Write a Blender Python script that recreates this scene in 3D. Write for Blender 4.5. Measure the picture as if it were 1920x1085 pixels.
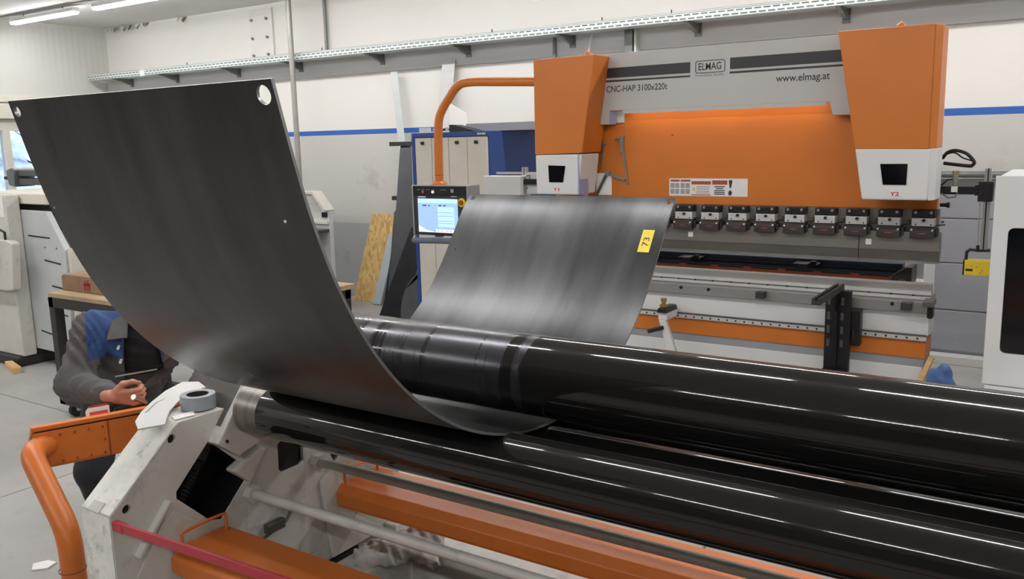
import bpy, bmesh, math, random
import numpy as np
from mathutils import Vector, Matrix
from mathutils.geometry import delaunay_2d_cdt
random.seed(7)
for _o in list(bpy.data.objects): bpy.data.objects.remove(_o, do_unlink=True)
S = bpy.context.scene
COL = S.collection

# ------------------------------------------------------------------ camera
CAM_H = 2.05
F_PX, YAW, PITCH, ROLL = 1631.9, -0.5896908, -0.1710916, 0.0243992
fw = Vector((math.sin(YAW)*math.cos(PITCH), math.cos(YAW)*math.cos(PITCH), math.sin(PITCH)))
rt = Vector((math.cos(YAW), -math.sin(YAW), 0)); dn = fw.cross(rt)
rt2 = rt*math.cos(ROLL)+dn*math.sin(ROLL); dn2 = -rt*math.sin(ROLL)+dn*math.cos(ROLL)
cd = bpy.data.cameras.new('camera'); cam = bpy.data.objects.new('camera', cd); COL.objects.link(cam)
cd.sensor_width = 36; cd.lens = F_PX/1920*36; cd.clip_start = .05; cd.clip_end = 200
mw = Matrix((( rt2.x, -dn2.x, -fw.x, 0), (rt2.y, -dn2.y, -fw.y, 0), (rt2.z, -dn2.z, -fw.z, CAM_H), (0,0,0,1)))
cam.matrix_world = mw
S.camera = cam

# ------------------------------------------------------------------ world and exposure
W = bpy.data.worlds.new('world'); S.world = W; W.use_nodes = True
W.node_tree.nodes['Background'].inputs[0].default_value = (.62, .74, .92, 1)
W.node_tree.nodes['Background'].inputs[1].default_value = 1.6
LAMP_POWER = 38.0
S.view_settings.view_transform = 'Standard'
S.view_settings.look = 'None'
S.view_settings.gamma = 1
S.view_settings.use_curve_mapping = False
S.view_settings.exposure = 0.5

# ------------------------------------------------------------------ materials
def lin(c):
    return tuple((x/255/12.92 if x/255 <= .04045 else ((x/255+.055)/1.055)**2.4) for x in c)
MATS = {}
def mat(name, col, rough=.5, metal=0., var=0., vscale=6., bump=0., bscale=60., spec=.5, coat=0., emit=0., stretch=None, dirt=None, dirt_amt=0., dscale=2.):
    """plain paint / metal / plastic with procedural variation. col is sRGB 0-255."""
    if name in MATS: return MATS[name]
    m = bpy.data.materials.new(name); m.use_nodes = True; nt = m.node_tree; N = nt.nodes; L = nt.links
    b = N['Principled BSDF']; c = lin(col)
    b.inputs['Base Color'].default_value = (*c, 1); b.inputs['Roughness'].default_value = rough; b.inputs['Metallic'].default_value = metal
    b.inputs['Specular IOR Level'].default_value = spec
    if coat: b.inputs['Coat Weight'].default_value = coat; b.inputs['Coat Roughness'].default_value = .08
    tc = N.new('ShaderNodeTexCoord'); mp = N.new('ShaderNodeMapping'); L.new(tc.outputs['Object'], mp.inputs[0])
    if stretch: mp.inputs['Scale'].default_value = stretch
    out = None
    if var:
        n = N.new('ShaderNodeTexNoise'); n.inputs['Scale'].default_value = vscale; n.inputs['Detail'].default_value = 6; L.new(mp.outputs[0], n.inputs['Vector'])
        r = N.new('ShaderNodeMapRange'); r.inputs[1].default_value = .3; r.inputs[2].default_value = .7
        r.inputs[3].default_value = 1-var; r.inputs[4].default_value = 1+var; L.new(n.outputs['Fac'], r.inputs[0])
        mx = N.new('ShaderNodeMix'); mx.data_type = 'RGBA'; mx.blend_type = 'MULTIPLY'; mx.inputs[0].default_value = 1
        mx.inputs[6].default_value = (*c, 1); L.new(r.outputs[0], mx.inputs[7]); out = mx.outputs[2]
        rr = N.new('ShaderNodeMapRange'); rr.inputs[3].default_value = max(.02, rough*(1-var)); rr.inputs[4].default_value = min(1, rough*(1+var)); L.new(n.outputs['Fac'], rr.inputs[0]); L.new(rr.outputs[0], b.inputs['Roughness'])
    if dirt:
        n2 = N.new('ShaderNodeTexNoise'); n2.inputs['Scale'].default_value = dscale; n2.inputs['Detail'].default_value = 9; n2.inputs['Roughness'].default_value = .7; L.new(mp.outputs[0], n2.inputs['Vector'])
        r2 = N.new('ShaderNodeMapRange'); r2.inputs[1].default_value = .55; r2.inputs[2].default_value = .75; r2.inputs[3].default_value = 0; r2.inputs[4].default_value = dirt_amt; L.new(n2.outputs['Fac'], r2.inputs[0])
        m2 = N.new('ShaderNodeMix'); m2.data_type = 'RGBA'; L.new(r2.outputs[0], m2.inputs[0])
        if out: L.new(out, m2.inputs[6])
        else: m2.inputs[6].default_value = (*c, 1)
        m2.inputs[7].default_value = (*lin(dirt), 1); out = m2.outputs[2]
    if out: L.new(out, b.inputs['Base Color'])
    if bump:
        n3 = N.new('ShaderNodeTexNoise'); n3.inputs['Scale'].default_value = bscale; n3.inputs['Detail'].default_value = 4; L.new(mp.outputs[0], n3.inputs['Vector'])
        bp = N.new('ShaderNodeBump'); bp.inputs['Strength'].default_value = bump; bp.inputs['Distance'].default_value = .01; L.new(n3.outputs['Fac'], bp.inputs['Height']); L.new(bp.outputs[0], b.inputs['Normal'])
    if emit:
        b.inputs['Emission Color'].default_value = (*c, 1); b.inputs['Emission Strength'].default_value = emit
    MATS[name] = m; return m

mat('lamp_glow', (252, 251, 252), .4, emit=LAMP_POWER)
mat('lamp_body', (225, 225, 225), .4)
mat('orange', (198, 112, 38), .42, var=.06, vscale=3, bump=.03, bscale=90)
mat('orange_roll', (208, 113, 44), .40, var=.10, vscale=5, bump=.05, bscale=120, dirt=(120, 70, 45), dirt_amt=.35, dscale=5)
mat('orange_dark', (150, 72, 34), .5, var=.15, vscale=8)
mat('machine_grey', (186, 185, 180), .42, var=.04, vscale=2)
mat('machine_white', (214, 214, 212), .4, var=.03, vscale=3)
mat('roll_white', (205, 203, 195), .45, var=.06, vscale=7, bump=.12, bscale=35, dirt=(120, 112, 100), dirt_amt=.45, dscale=9)
mat('worn_white', (238, 236, 228), .5, var=.08, vscale=14, bump=.35, bscale=40, dirt=(110, 104, 96), dirt_amt=.75, dscale=16)
mat('cream', (214, 209, 196), .5, var=.05, vscale=4)
mat('cream_dirty', (205, 202, 192), .55, var=.06, vscale=5, dirt=(110, 100, 88), dirt_amt=.5, dscale=5)
mat('pale_panel', (190, 194, 194), .5, var=.04, vscale=4)
mat('decal_black', (46, 44, 46), .45)
mat('decal_red', (170, 40, 52), .5)
mat('decal_white', (222, 220, 218), .55, var=.04, vscale=30)
mat('decal_brown', (158, 72, 52), .55)
mat('decal_yellow', (206, 200, 90), .55)
mat('decal_grey', (150, 152, 150), .55)
mat('black_metal', (30, 30, 32), .42, metal=.3, var=.15, vscale=10)
mat('shade_black', (9, 9, 10), .6)  # near-black that paints the shade in gaps, slots and holes
mat('table_steel', (150, 148, 145), .38, metal=.45, var=.08, vscale=5, stretch=(.2, 1, 1))
mat('black_rubber', (24, 24, 25), .6, bump=.1)
mat('window_black', (10, 11, 16), .12)
mat('steel', (168, 166, 162), .34, metal=.85, var=.12, vscale=9)
mat('steel_rail', (182, 180, 178), .3, metal=.8, var=.12, vscale=5, stretch=(.15, 1, 1))
mat('steel_dark', (108, 105, 100), .42, metal=.7, var=.18, vscale=7, stretch=(.2, 1, 1))
mat('tool_steel', (126, 121, 114), .45, metal=.55, var=.12, vscale=5, stretch=(.2, 1, 1))
mat('clamp_brown', (66, 61, 60), .42, metal=.4, var=.15, vscale=14)
mat('aluminium', (200, 200, 200), .3, metal=.9, var=.05, vscale=10)
mat('bright_alu', (206, 206, 204), .38, metal=.3, var=.05, vscale=8)
mat('galvanised', (200, 206, 203), .45, metal=.2, var=.04, vscale=12)
mat('galv_dark', (120, 124, 122), .45, metal=.4, var=.15, vscale=20)
mat('brass', (178, 150, 88), .35, metal=.8, var=.1)
mat('blue_paint', (40, 72, 138), .42, var=.06, vscale=3)
mat('rail_blue', (58, 68, 88), .35, metal=.5, var=.15, vscale=5)
mat('red_paint', (184, 52, 62), .42, var=.08, vscale=9)
mat('yellow', (232, 200, 40), .5, var=.05)
mat('tape_yellow', (236, 208, 74), .6, var=.06, vscale=30)
mat('tape_grey', (150, 156, 160), .38, metal=.25, var=.08, vscale=20)
mat('card_dark', (44, 40, 38), .7, var=.4, vscale=60)
mat('sheet_black', (44, 44, 46), .42, metal=.4, var=.2, vscale=5)
mat('sheet_grey', (96, 98, 100), .4, metal=.4, var=.12, vscale=4)
mat('sheet_pale', (176, 184, 190), .5, var=.06, vscale=5)
mat('frame_dark', (52, 51, 50), .5, metal=.2, var=.2, vscale=12)
mat('wood', (214, 178, 118), .65, var=.18, vscale=7, stretch=(1, 1, 8), bump=.15)
mat('wood_top', (176, 152, 120), .7, var=.25, vscale=6, stretch=(.4, 6, 1), bump=.2)
mat('wood_brown', (140, 112, 86), .7, var=.22, vscale=8, bump=.2)
mat('skin', (196, 140, 116), .5, var=.10, vscale=25)
mat('hair', (52, 40, 32), .7, var=.3, vscale=60)
mat('shirt', (30, 30, 33), .85, var=.2, vscale=18, bump=.25, bscale=25)
mat('trousers', (70, 66, 62), .85, var=.15, vscale=20, bump=.3, bscale=30)
mat('trousers_dark', (42, 42, 48), .85, var=.15, vscale=20, bump=.3, bscale=30)
mat('cloth_rag', (206, 202, 196), .85, var=.25, vscale=16, bump=.5, bscale=20, dirt=(96, 92, 88), dirt_amt=.7, dscale=9)
mat('bag_blue', (104, 140, 205), .45, var=.18, vscale=14, bump=.4, bscale=25)
mat('paper', (236, 234, 230), .7, var=.03, vscale=30)
mat('pcb_screen', (150, 182, 232), .3, emit=.55)
mat('screen_cyan', (176, 212, 238), .3, emit=.6)
mat('screen_line', (120, 150, 200), .4, emit=.5)
mat('screen_white', (240, 236, 228), .4, emit=.6)
mat('foam_grey', (96, 108, 124), .8, var=.1)
mat('lamp_red', (200, 90, 80), .4)
mat('door_grey', (150, 152, 157), .5, var=.05, vscale=2)
mat('beam_grey', (204, 203, 201), .6, var=.06, vscale=3, bump=.08, bscale=30, stretch=(.2, 1, 3))
mat('pole_steel', (160, 158, 150), .4, metal=.35, var=.08)
mat('led_strip', (255, 226, 190), .4, emit=5)
mat('blue_sheen', (150, 156, 190), .3)
mat('snow', (222, 232, 246), .9, var=.5, vscale=3.5, bump=.6, bscale=6)

# ------------------------------------------------------------------ mesh helpers
def origin_of(o):
    v = Vector((0, 0, 0))
    while o is not None: v += o.location; o = o.parent
    return v
def tag(o, label=None, cat=None, group=None, kind=None):
    if label: o['label'] = label
    if cat: o['category'] = cat
    if group: o['group'] = group
    if kind: o['kind'] = kind
    return o
def thing(name, loc, label, cat, group=None):
    o = bpy.data.objects.new(name, None); COL.objects.link(o); o.location = loc; o.empty_display_size = .1
    return tag(o, label, cat, group)
def V3(axis, a, b, c):
    """axis: extrusion axis; (a,b) in-plane coordinates in world axis order, c along axis"""
    return (c, a, b) if axis == 'x' else (a, c, b) if axis == 'y' else (a, b, c)
class MB:
    def __init__(s): s.v = []; s.f = []
    def add(s, vs, fs):
        o = len(s.v); s.v += [tuple(map(float, p)) for p in vs]; s.f += [tuple(i+o for i in f) for f in fs]; return s
    def box(s, a, b):
        (x0, y0, z0), (x1, y1, z1) = a, b
        x0, x1 = min(x0, x1), max(x0, x1); y0, y1 = min(y0, y1), max(y0, y1); z0, z1 = min(z0, z1), max(z0, z1)
        return s.add([(x0,y0,z0),(x1,y0,z0),(x1,y1,z0),(x0,y1,z0),(x0,y0,z1),(x1,y0,z1),(x1,y1,z1),(x0,y1,z1)],
                     [(0,3,2,1),(4,5,6,7),(0,1,5,4),(1,2,6,5),(2,3,7,6),(3,0,4,7)])
    def prism(s, poly, axis, c0, c1):
        n = len(poly)
        vs = [V3(axis, a, b, c0) for a, b in poly]+[V3(axis, a, b, c1) for a, b in poly]
        return s.add(vs, [tuple(range(n))[::-1], tuple(range(n, 2*n))]+[(i, (i+1) % n, n+(i+1) % n, n+i) for i in range(n)])
    def prism_holes(s, poly, holes, axis, c0, c1):
        pts = [Vector(p) for p in poly]; es = [(i, (i+1) % len(poly)) for i in range(len(poly))]
        for h in holes:
            o = len(pts); pts += [Vector(p) for p in h]; es += [(o+i, o+(i+1) % len(h)) for i in range(len(h))]
        vo, eo, fo, _, _, _ = delaunay_2d_cdt(pts, es, [], 1, 1e-7)
        def inside(p, q):
            r = False
            for i in range(len(q)):
                a, b = q[i], q[i-1]
                if (a[1] > p[1]) != (b[1] > p[1]) and p[0] < (b[0]-a[0])*(p[1]-a[1])/(b[1]-a[1])+a[0]: r = not r
            return r
        fs = []
        for f in fo:
            c = sum((vo[i] for i in f), Vector((0, 0)))/len(f)
            if inside(c, poly) and not any(inside(c, h) for h in holes): fs.append(tuple(f))
        n = len(vo); cnt = {}
        for f in fs:
            for i in range(len(f)):
                e = (f[i], f[(i+1) % len(f)]); cnt[e] = 1
        side = [(a, b, b+n, a+n) for (a, b) in cnt if (b, a) not in cnt]
        return s.add([V3(axis, p[0], p[1], c0) for p in vo]+[V3(axis, p[0], p[1], c1) for p in vo], [f[::-1] for f in fs]+[tuple(i+n for i in f) for f in fs]+side)
    def tube(s, path, r, n=12, cap=True):
        path = [Vector(p) for p in path]; rr = r if isinstance(r, (list, tuple)) else [r]*len(path)
        o = len(s.v); up = None; rings = []
        for i, p in enumerate(path):
            t = ((path[i+1]-p) if i == 0 else (p-path[i-1]) if i == len(path)-1 else ((path[i+1]-p).normalized()+(p-path[i-1]).normalized())).normalized()
            if up is None: up = t.orthogonal().normalized()
            else: up = (up-t*up.dot(t)).normalized()
            w = t.cross(up)
            rings.append([p+(up*math.cos(2*math.pi*k/n)+w*math.sin(2*math.pi*k/n))*rr[i] for k in range(n)])
        vs = [q for R_ in rings for q in R_]; fs = []
        for i in range(len(path)-1):
            for k in range(n): fs.append((i*n+k, i*n+(k+1) % n, (i+1)*n+(k+1) % n, (i+1)*n+k))
        if cap: fs += [tuple(range(n))[::-1], tuple(range((len(path)-1)*n, len(path)*n))]
        return s.add(vs, fs)
    def cyl(s, a, b, r, n=16): return s.tube([a, b], r, n)
    def lathe(s, prof, n=32, c=(0, 0, 0), axis='z'):
        """prof: (radius, height) points, closed ring profile"""
        m = len(prof); vs = []
        for k in range(n):
            t = 2*math.pi*k/n
            for r, h in prof:
                a, b = r*math.cos(t), r*math.sin(t)
                p = (a, b, h) if axis == 'z' else (h, a, b) if axis == 'x' else (b, h, a)
                vs.append((p[0]+c[0], p[1]+c[1], p[2]+c[2]))
        return s.add(vs, [(k*m+j, ((k+1) % n)*m+j, ((k+1) % n)*m+(j+1) % m, k*m+(j+1) % m) for k in range(n) for j in range(m)])
    def obox(s, c, ax, half):
        """oriented box: centre, three axes, half sizes"""
        c = Vector(c); ax = [Vector(a).normalized()*h for a, h in zip(ax, half)]
        vs = [c+ax[0]*i+ax[1]*j+ax[2]*k for k in (-1, 1) for j, i in ((-1, -1), (-1, 1), (1, 1), (1, -1))]
        return s.add(vs, [(0,3,2,1),(4,5,6,7),(0,1,5,4),(1,2,6,5),(2,3,7,6),(3,0,4,7)])
    def bar(s, a, b, w, h, up=(0, 0, 1)):
        """rectangular bar from a to b, w wide, h high"""
        a, b = Vector(a), Vector(b); t = (b-a).normalized(); u = Vector(up); u = (u-t*u.dot(t)).normalized(); q = t.cross(u)
        return s.obox((a+b)/2, (t, q, u), ((b-a).length/2, w/2, h/2))
    def build(s, name, m, parent=None, bevel=0., smooth=False, base=None, seg=2, ang=.6):
        me = bpy.data.meshes.new(name)
        if base is not None: o0 = Vector(base)
        elif parent is not None: o0 = origin_of(parent)
        else:
            a = np.array(s.v); o0 = Vector((float((a[:,0].min()+a[:,0].max())/2), float((a[:,1].min()+a[:,1].max())/2), float(a[:,2].min())))
        me.from_pydata([Vector(p)-o0 for p in s.v], [], s.f)
        bm = bmesh.new(); bm.from_mesh(me); bmesh.ops.recalc_face_normals(bm, faces=bm.faces[:]); bm.to_mesh(me); bm.free()
        mm = m if isinstance(m, bpy.types.Material) else MATS[m]
        me.materials.append(mm)
        o = bpy.data.objects.new(name, me); COL.objects.link(o)
        if parent is not None: o.parent = parent
        else: o.location = o0
        if smooth:
            for p in me.polygons: p.use_smooth = True
            me.set_sharp_from_angle(angle=ang)
        if bevel:
            bv = o.modifiers.new('bevel', 'BEVEL'); bv.width = bevel; bv.segments = seg; bv.limit_method = 'ANGLE'; bv.angle_limit = .7; bv.harden_normals = False
        return o
def BX(name, a, b, m, parent=None, bevel=0., **k): return MB().box(a, b).build(name, m, parent, bevel, **k)
def CY(name, a, b, r, m, parent=None, n=20, bevel=0.): return MB().cyl(a, b, r, n).build(name, m, parent, bevel, smooth=True)
def PR(name, poly, axis, c0, c1, m, parent=None, bevel=0., smooth=False): return MB().prism(poly, axis, c0, c1).build(name, m, parent, bevel, smooth)
def copy_tree(o, parent=None, delta=(0, 0, 0)):
    c = o.copy(); COL.objects.link(c); c.parent = parent; c.location = o.location+Vector(delta)
    for ch in list(o.children):
        copy_tree(ch, c)
    return c
def struct(o): o['kind'] = 'structure'; return o
def circle(cx, cy, r, n=20, ry=None): return [(cx+r*math.cos(2*math.pi*k/n), cy+(ry or r)*math.sin(2*math.pi*k/n)) for k in range(n)]
def rrect(x0, z0, x1, z1, r, n=4):
    P = []
    for cx, cz, t in ((x1-r, z0+r, -90), (x1-r, z1-r, 0), (x0+r, z1-r, 90), (x0+r, z0+r, 180)):
        for k in range(n+1):
            a = math.radians(t+90*k/n); P.append((cx+r*math.cos(a), cz+r*math.sin(a)))
    return P
def text(name, body, m, parent, p, u, v, height, width=None, depth=.0012, bold=0.):
    """flat lettering: p lower-left corner, u reading direction, v up direction; height of the capitals, total width"""
    c = bpy.data.curves.new(name, 'FONT'); c.body = body; c.size = 1; c.extrude = 0; c.offset = bold
    t = bpy.data.objects.new(name, c); COL.objects.link(t)
    dg = bpy.context.evaluated_depsgraph_get(); dg.update()
    me = bpy.data.meshes.new_from_object(t.evaluated_get(dg)); bpy.data.objects.remove(t, do_unlink=True)
    co = np.array([q.co[:] for q in me.vertices]); x0, x1 = co[:,0].min(), co[:,0].max()
    cap = .73; sy = height/cap; sx = width/(x1-x0) if width else sy
    u, v, p = Vector(u).normalized(), Vector(v).normalized(), Vector(p); o0 = origin_of(parent); nrm = u.cross(v)
    for q in me.vertices: q.co = p+u*((q.co.x-x0)*sx)+v*(q.co.y*sy)+nrm*depth-o0
    me.materials.clear(); me.materials.append(MATS[m]); me.name = name
    o = bpy.data.objects.new(name, me); COL.objects.link(o); o.parent = parent; return o

# smooth bodies: signed distance field of tapered limbs, meshed with surface nets
def sdf_mesh(limbs, h, k=.03, lo=None, hi=None, noise=None, cut=None):
    """limbs: (a, b, ra, rb) tapered capsules; optional 5th item = (sx,sy,sz) squash about a"""
    P = np.array([list(l[0]) for l in limbs]+[list(l[1]) for l in limbs]); R = max(max(l[2], l[3]) for l in limbs)
    lo = P.min(0)-R-3*h-.01 if lo is None else np.array(lo); hi = P.max(0)+R+3*h+.01 if hi is None else np.array(hi)
    n = np.ceil((hi-lo)/h).astype(int)+1
    g = np.stack(np.meshgrid(*[lo[i]+h*np.arange(n[i]) for i in range(3)], indexing='ij'), -1).astype(np.float32)
    d = None
    for l in limbs:
        a, b, ra, rb = np.array(l[0], np.float32), np.array(l[1], np.float32), l[2], l[3]
        ba = b-a; q = g-a; t = np.clip((q@ba)/max(1e-9, float(ba@ba)), 0, 1)
        w = q-t[..., None]*ba
        if len(l) > 4:
            M = np.array(l[4], np.float32); w = w@M.T
        e = np.linalg.norm(w, axis=-1)-(ra+(rb-ra)*t)
        if d is None: d = e
        else:
            hh = np.clip(.5+.5*(e-d)/k, 0, 1); d = e*(1-hh)+d*hh-k*hh*(1-hh)
    if noise is not None: d = d+noise(g)
    if cut is not None: d = np.maximum(d, cut(g))
    ins = d < 0
    c = [ins[i:n[0]-1+i, j:n[1]-1+j, m:n[2]-1+m] for i in (0, 1) for j in (0, 1) for m in (0, 1)]
    sm = sum(x.astype(int) for x in c); act = (sm > 0) & (sm < 8)
    idx = -np.ones(act.shape, int); ii = np.argwhere(act); idx[act] = np.arange(len(ii))
    acc = np.zeros((len(ii), 3)); cn = np.zeros(len(ii))
    corners = [(i, j, m) for i in (0, 1) for j in (0, 1) for m in (0, 1)]
    val = [d[ii[:,0]+i, ii[:,1]+j, ii[:,2]+m] for i, j, m in corners]
    for p in range(8):
        for q in range(p+1, 8):
            df = [abs(corners[p][z]-corners[q][z]) for z in range(3)]
            if sum(df) != 1: continue
            mk = (val[p] < 0) != (val[q] < 0)
            t = np.where(mk, val[p]/np.where(mk, val[p]-val[q], 1), 0)
            for z in range(3): acc[:, z] += np.where(mk, corners[p][z]+t*(corners[q][z]-corners[p][z]), 0)
            cn += mk
    vs = lo+h*(ii+acc/cn[:, None]); fs = []
    for ax in range(3):
        s0 = [slice(0, n[z]-1) if z == ax else slice(1, n[z]-1) for z in range(3)]; s1 = list(s0); s1[ax] = slice(1, n[ax])
        A = ins[tuple(s0)]; B = ins[tuple(s1)]; e = np.argwhere(A != B)
        for z in range(3):
            if z != ax: e[:, z] += 1
        u, w = [z for z in range(3) if z != ax]
        qd = []
        for du, dw in ((-1, -1), (0, -1), (0, 0), (-1, 0)):
            f = e.copy(); f[:, u] += du; f[:, w] += dw; qd.append(idx[f[:,0], f[:,1], f[:,2]])
        q = np.stack(qd, 1); q = q[(q >= 0).all(1)]; fs += [tuple(map(int, r)) for r in q]
    mb = MB(); mb.add(vs.tolist(), fs); return mb

# ================================================================== THE SETTING
def wall_paint():
    m = bpy.data.materials.new('wall_paint'); m.use_nodes = True; nt = m.node_tree; N, L = nt.nodes, nt.links; b = N['Principled BSDF']; b.inputs['Roughness'].default_value = .75
    tc = N.new('ShaderNodeTexCoord'); sp = N.new('ShaderNodeSeparateXYZ'); L.new(tc.outputs['Object'], sp.inputs[0])
    mr = N.new('ShaderNodeMapRange'); mr.inputs[1].default_value = 0; mr.inputs[2].default_value = 4; L.new(sp.outputs[2], mr.inputs[0])
    cr = N.new('ShaderNodeValToRGB'); cr.color_ramp.interpolation = 'CONSTANT'
    el = cr.color_ramp.elements; el[0].position = 0; el[0].color = (*lin((166, 168, 168)), 1)
    el[1].position = 1.0/4; el[1].color = (*lin((196, 194, 187)), 1)
    e = el.new(2.142/4); e.color = (*lin((50, 98, 176)), 1)
    e = el.new(2.204/4); e.color = (*lin((226, 223, 216)), 1)
    L.new(mr.outputs[0], cr.inputs[0])
    n = N.new('ShaderNodeTexNoise'); n.inputs['Scale'].default_value = 2.2; n.inputs['Detail'].default_value = 10; n.inputs['Roughness'].default_value = .72; L.new(tc.outputs['Object'], n.inputs[0])
    r = N.new('ShaderNodeMapRange'); r.inputs[1].default_value = .54; r.inputs[2].default_value = .72; r.inputs[3].default_value = 0; r.inputs[4].default_value = .55; L.new(n.outputs['Fac'], r.inputs[0])
    # scuffs sit in the reach of hands and leaning material: a band on the lower paint
    s1 = N.new('ShaderNodeMapRange'); s1.interpolation_type = 'SMOOTHSTEP'; s1.inputs[1].default_value = 2.1; s1.inputs[2].default_value = 1.5; s1.inputs[3].default_value = 0; s1.inputs[4].default_value = 1; L.new(sp.outputs[2], s1.inputs[0])
    mu = N.new('ShaderNodeMath'); mu.operation = 'MULTIPLY'; L.new(r.outputs[0], mu.inputs[0]); L.new(s1.outputs[0], mu.inputs[1])
    mx = N.new('ShaderNodeMix'); mx.data_type = 'RGBA'; L.new(mu.outputs[0], mx.inputs[0]); L.new(cr.outputs[0], mx.inputs[6]); mx.inputs[7].default_value = (*lin((136, 132, 124)), 1)
    L.new(mx.outputs[2], b.inputs['Base Color'])
    n2 = N.new('ShaderNodeTexNoise'); n2.inputs['Scale'].default_value = 14; n2.inputs['Detail'].default_value = 6; L.new(tc.outputs['Object'], n2.inputs[0])
    bp = N.new('ShaderNodeBump'); bp.inputs['Strength'].default_value = .12; bp.inputs['Distance'].default_value = .02; L.new(n2.outputs['Fac'], bp.inputs['Height']); L.new(bp.outputs[0], b.inputs['Normal'])
    MATS['wall_paint'] = m
wall_paint()
mat('wall_white', (222, 219, 212), .75, var=.03, vscale=1.5, bump=.1, bscale=25)
mat('ceiling_paint', (214, 212, 208), .8, var=.03, vscale=1.2)
mat('concrete', (164, 162, 157), .55, var=.13, vscale=1.6, bump=.12, bscale=22, dirt=(120, 116, 110), dirt_amt=.5, dscale=3.2)
mat('joint_dark', (92, 90, 86), .8)
def ribbed():
    m = bpy.data.materials.new('wall_ribbed'); m.use_nodes = True; nt = m.node_tree; N, L = nt.nodes, nt.links; b = N['Principled BSDF']; b.inputs['Roughness'].default_value = .6
    b.inputs['Base Color'].default_value = (*lin((206, 205, 198)), 1)
    tc = N.new('ShaderNodeTexCoord'); wv = N.new('ShaderNodeTexWave'); wv.wave_type = 'BANDS'; wv.bands_direction = 'Y'; wv.inputs['Scale'].default_value = 3.2; wv.inputs['Distortion'].default_value = .6; L.new(tc.outputs['Object'], wv.inputs[0])
    bp = N.new('ShaderNodeBump'); bp.inputs['Strength'].default_value = .08; bp.inputs['Distance'].default_value = .02; L.new(wv.outputs['Fac'], bp.inputs['Height']); L.new(bp.outputs[0], b.inputs['Normal'])
    MATS['wall_ribbed'] = m
ribbed()
XL, XR_, YB, YF, ZC = -13.44, 7.0, 8.5, -7.0, 3.95
fl = struct(BX('floor', (XL-.2, YF-.2, -.2), (XR_+.2, YB+.2, -.03), 'joint_dark', base=(0, 0, 0)))
xs = [XL, -9.2, -5.345, -1.5, 2.4, XR_]; ys = [YF, -3.9, -.17, 3.56, 7.3, YB]
for i in range(5):
    for j in range(5):
        BX('slab', (xs[i]+.006, ys[j]+.006, -.03), (xs[i+1]-.006, ys[j+1]-.006, 0), 'concrete', fl, bevel=.004)
struct(BX('wall_back', (XL-.2, YB, 0), (XR_+.2, YB+.2, ZC), 'wall_paint', base=(0, YB, 0)))
# left wall with the window opening
wl = MB().prism_holes([(YF, 0), (YB, 0), (YB, ZC), (YF, ZC)], [[(5.75, 1.30), (7.75, 1.30), (7.75, 2.42), (5.75, 2.42)]], 'x', XL-.2, XL)
struct(wl.build('wall_left', 'wall_ribbed', base=(XL, 0, 0)))
struct(BX('wall_right', (XR_, YF, 0), (XR_+.2, YB, ZC), 'wall_white', base=(XR_, 0, 0)))
mat('wall_dark', (84, 84, 86), .8, var=.2, vscale=1.2)
struct(BX('wall_front', (XL-.2, YF-.2, 0), (XR_+.2, YF, ZC), 'wall_dark', base=(0, YF, 0)))
struct(BX('ceiling', (XL-.2, YF-.2, ZC), (XR_+.2, YB+.2, ZC+.2), 'ceiling_paint', base=(0, 0, ZC)))
# window in the left wall
wd = struct(MB().prism_holes([(5.70, 1.25), (7.80, 1.25), (7.80, 2.47), (5.70, 2.47)], [[(5.82, 1.37), (6.70, 1.37), (6.70, 2.35), (5.82, 2.35)], [(6.80, 1.37), (7.68, 1.37), (7.68, 2.35), (6.80, 2.35)]], 'x', XL-.10, XL+.03).build('window_1', 'cream', bevel=.006))
def glass():
    m = bpy.data.materials.new('glass'); m.use_nodes = True; N, L = m.node_tree.nodes, m.node_tree.links; b = N['Principled BSDF']
    b.inputs['Transmission Weight'].default_value = 1; b.inputs['Roughness'].default_value = .0; b.inputs['IOR'].default_value = 1.0; b.inputs['Base Color'].default_value = (.95, .98, 1, 1); MATS['glass'] = m
glass()
for y0 in (5.82, 6.80): BX('pane', (XL-.045, y0, 1.37), (XL-.035, y0+.88, 2.35), 'glass', wd)
BX('window_sill', (XL, 5.6, 1.20), (XL+.16, 7.9, 1.25), 'cream', wd, bevel=.006)
struct(BX('trim_3', (XL, 5.5, 2.52), (XL+.10, 8.0, 2.74), 'cream', bevel=.01))
struct(BX('trim_4', (XL, 5.5, 2.76), (XL+.06, 8.0, 2.86), 'cream', bevel=.01))
# snowy bank seen through the window
sb = MB(); nn = 40
vs = []; fs = []
for i in range(nn):
    for j in range(nn):
        y = 0+12*i/(nn-1); t = j/(nn-1)
        vs.append((XL-2.2-2.2*t+.25*math.sin(i*1.9+j)*random.random(), y, -.5+5.0*t+.25*random.random()))
for i in range(nn-1):
    for j in range(nn-1): fs.append((i*nn+j, (i+1)*nn+j, (i+1)*nn+j+1, i*nn+j+1))
sb.add(vs, fs)
tag(sb.build('snowy_bank', 'snow', smooth=True), 'snow covered bank outside the window', 'snow', kind='stuff')
# concrete ring beam on the back wall, ceiling seam, sockets
struct(BX('trim_1', (XL, YB-.06, 2.92), (XR_, YB, 3.16), 'beam_grey', bevel=.01))
struct(BX('trim_2', (XL, 6.735, ZC-.02), (XR_, 6.765, ZC), 'decal_grey'))
# bolted white steel plate on the wall below the ceiling
wp = thing('wall_plate', (-9.72, YB-.02, 2.93), 'white bolted steel plate high on the back wall near the pole', 'wall plate')
BX('plate', (-9.95, YB-.03, 2.93), (-9.50, YB, 3.89), 'wall_white', wp, bevel=.004)
for zx in (-9.90, -9.60):
    for zz in (3.05, 3.28, 3.51, 3.755):
        CY('bolt', (zx, YB-.03, zz), (zx, YB-.055, zz), .02, 'galv_dark', wp, 6)
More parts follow.
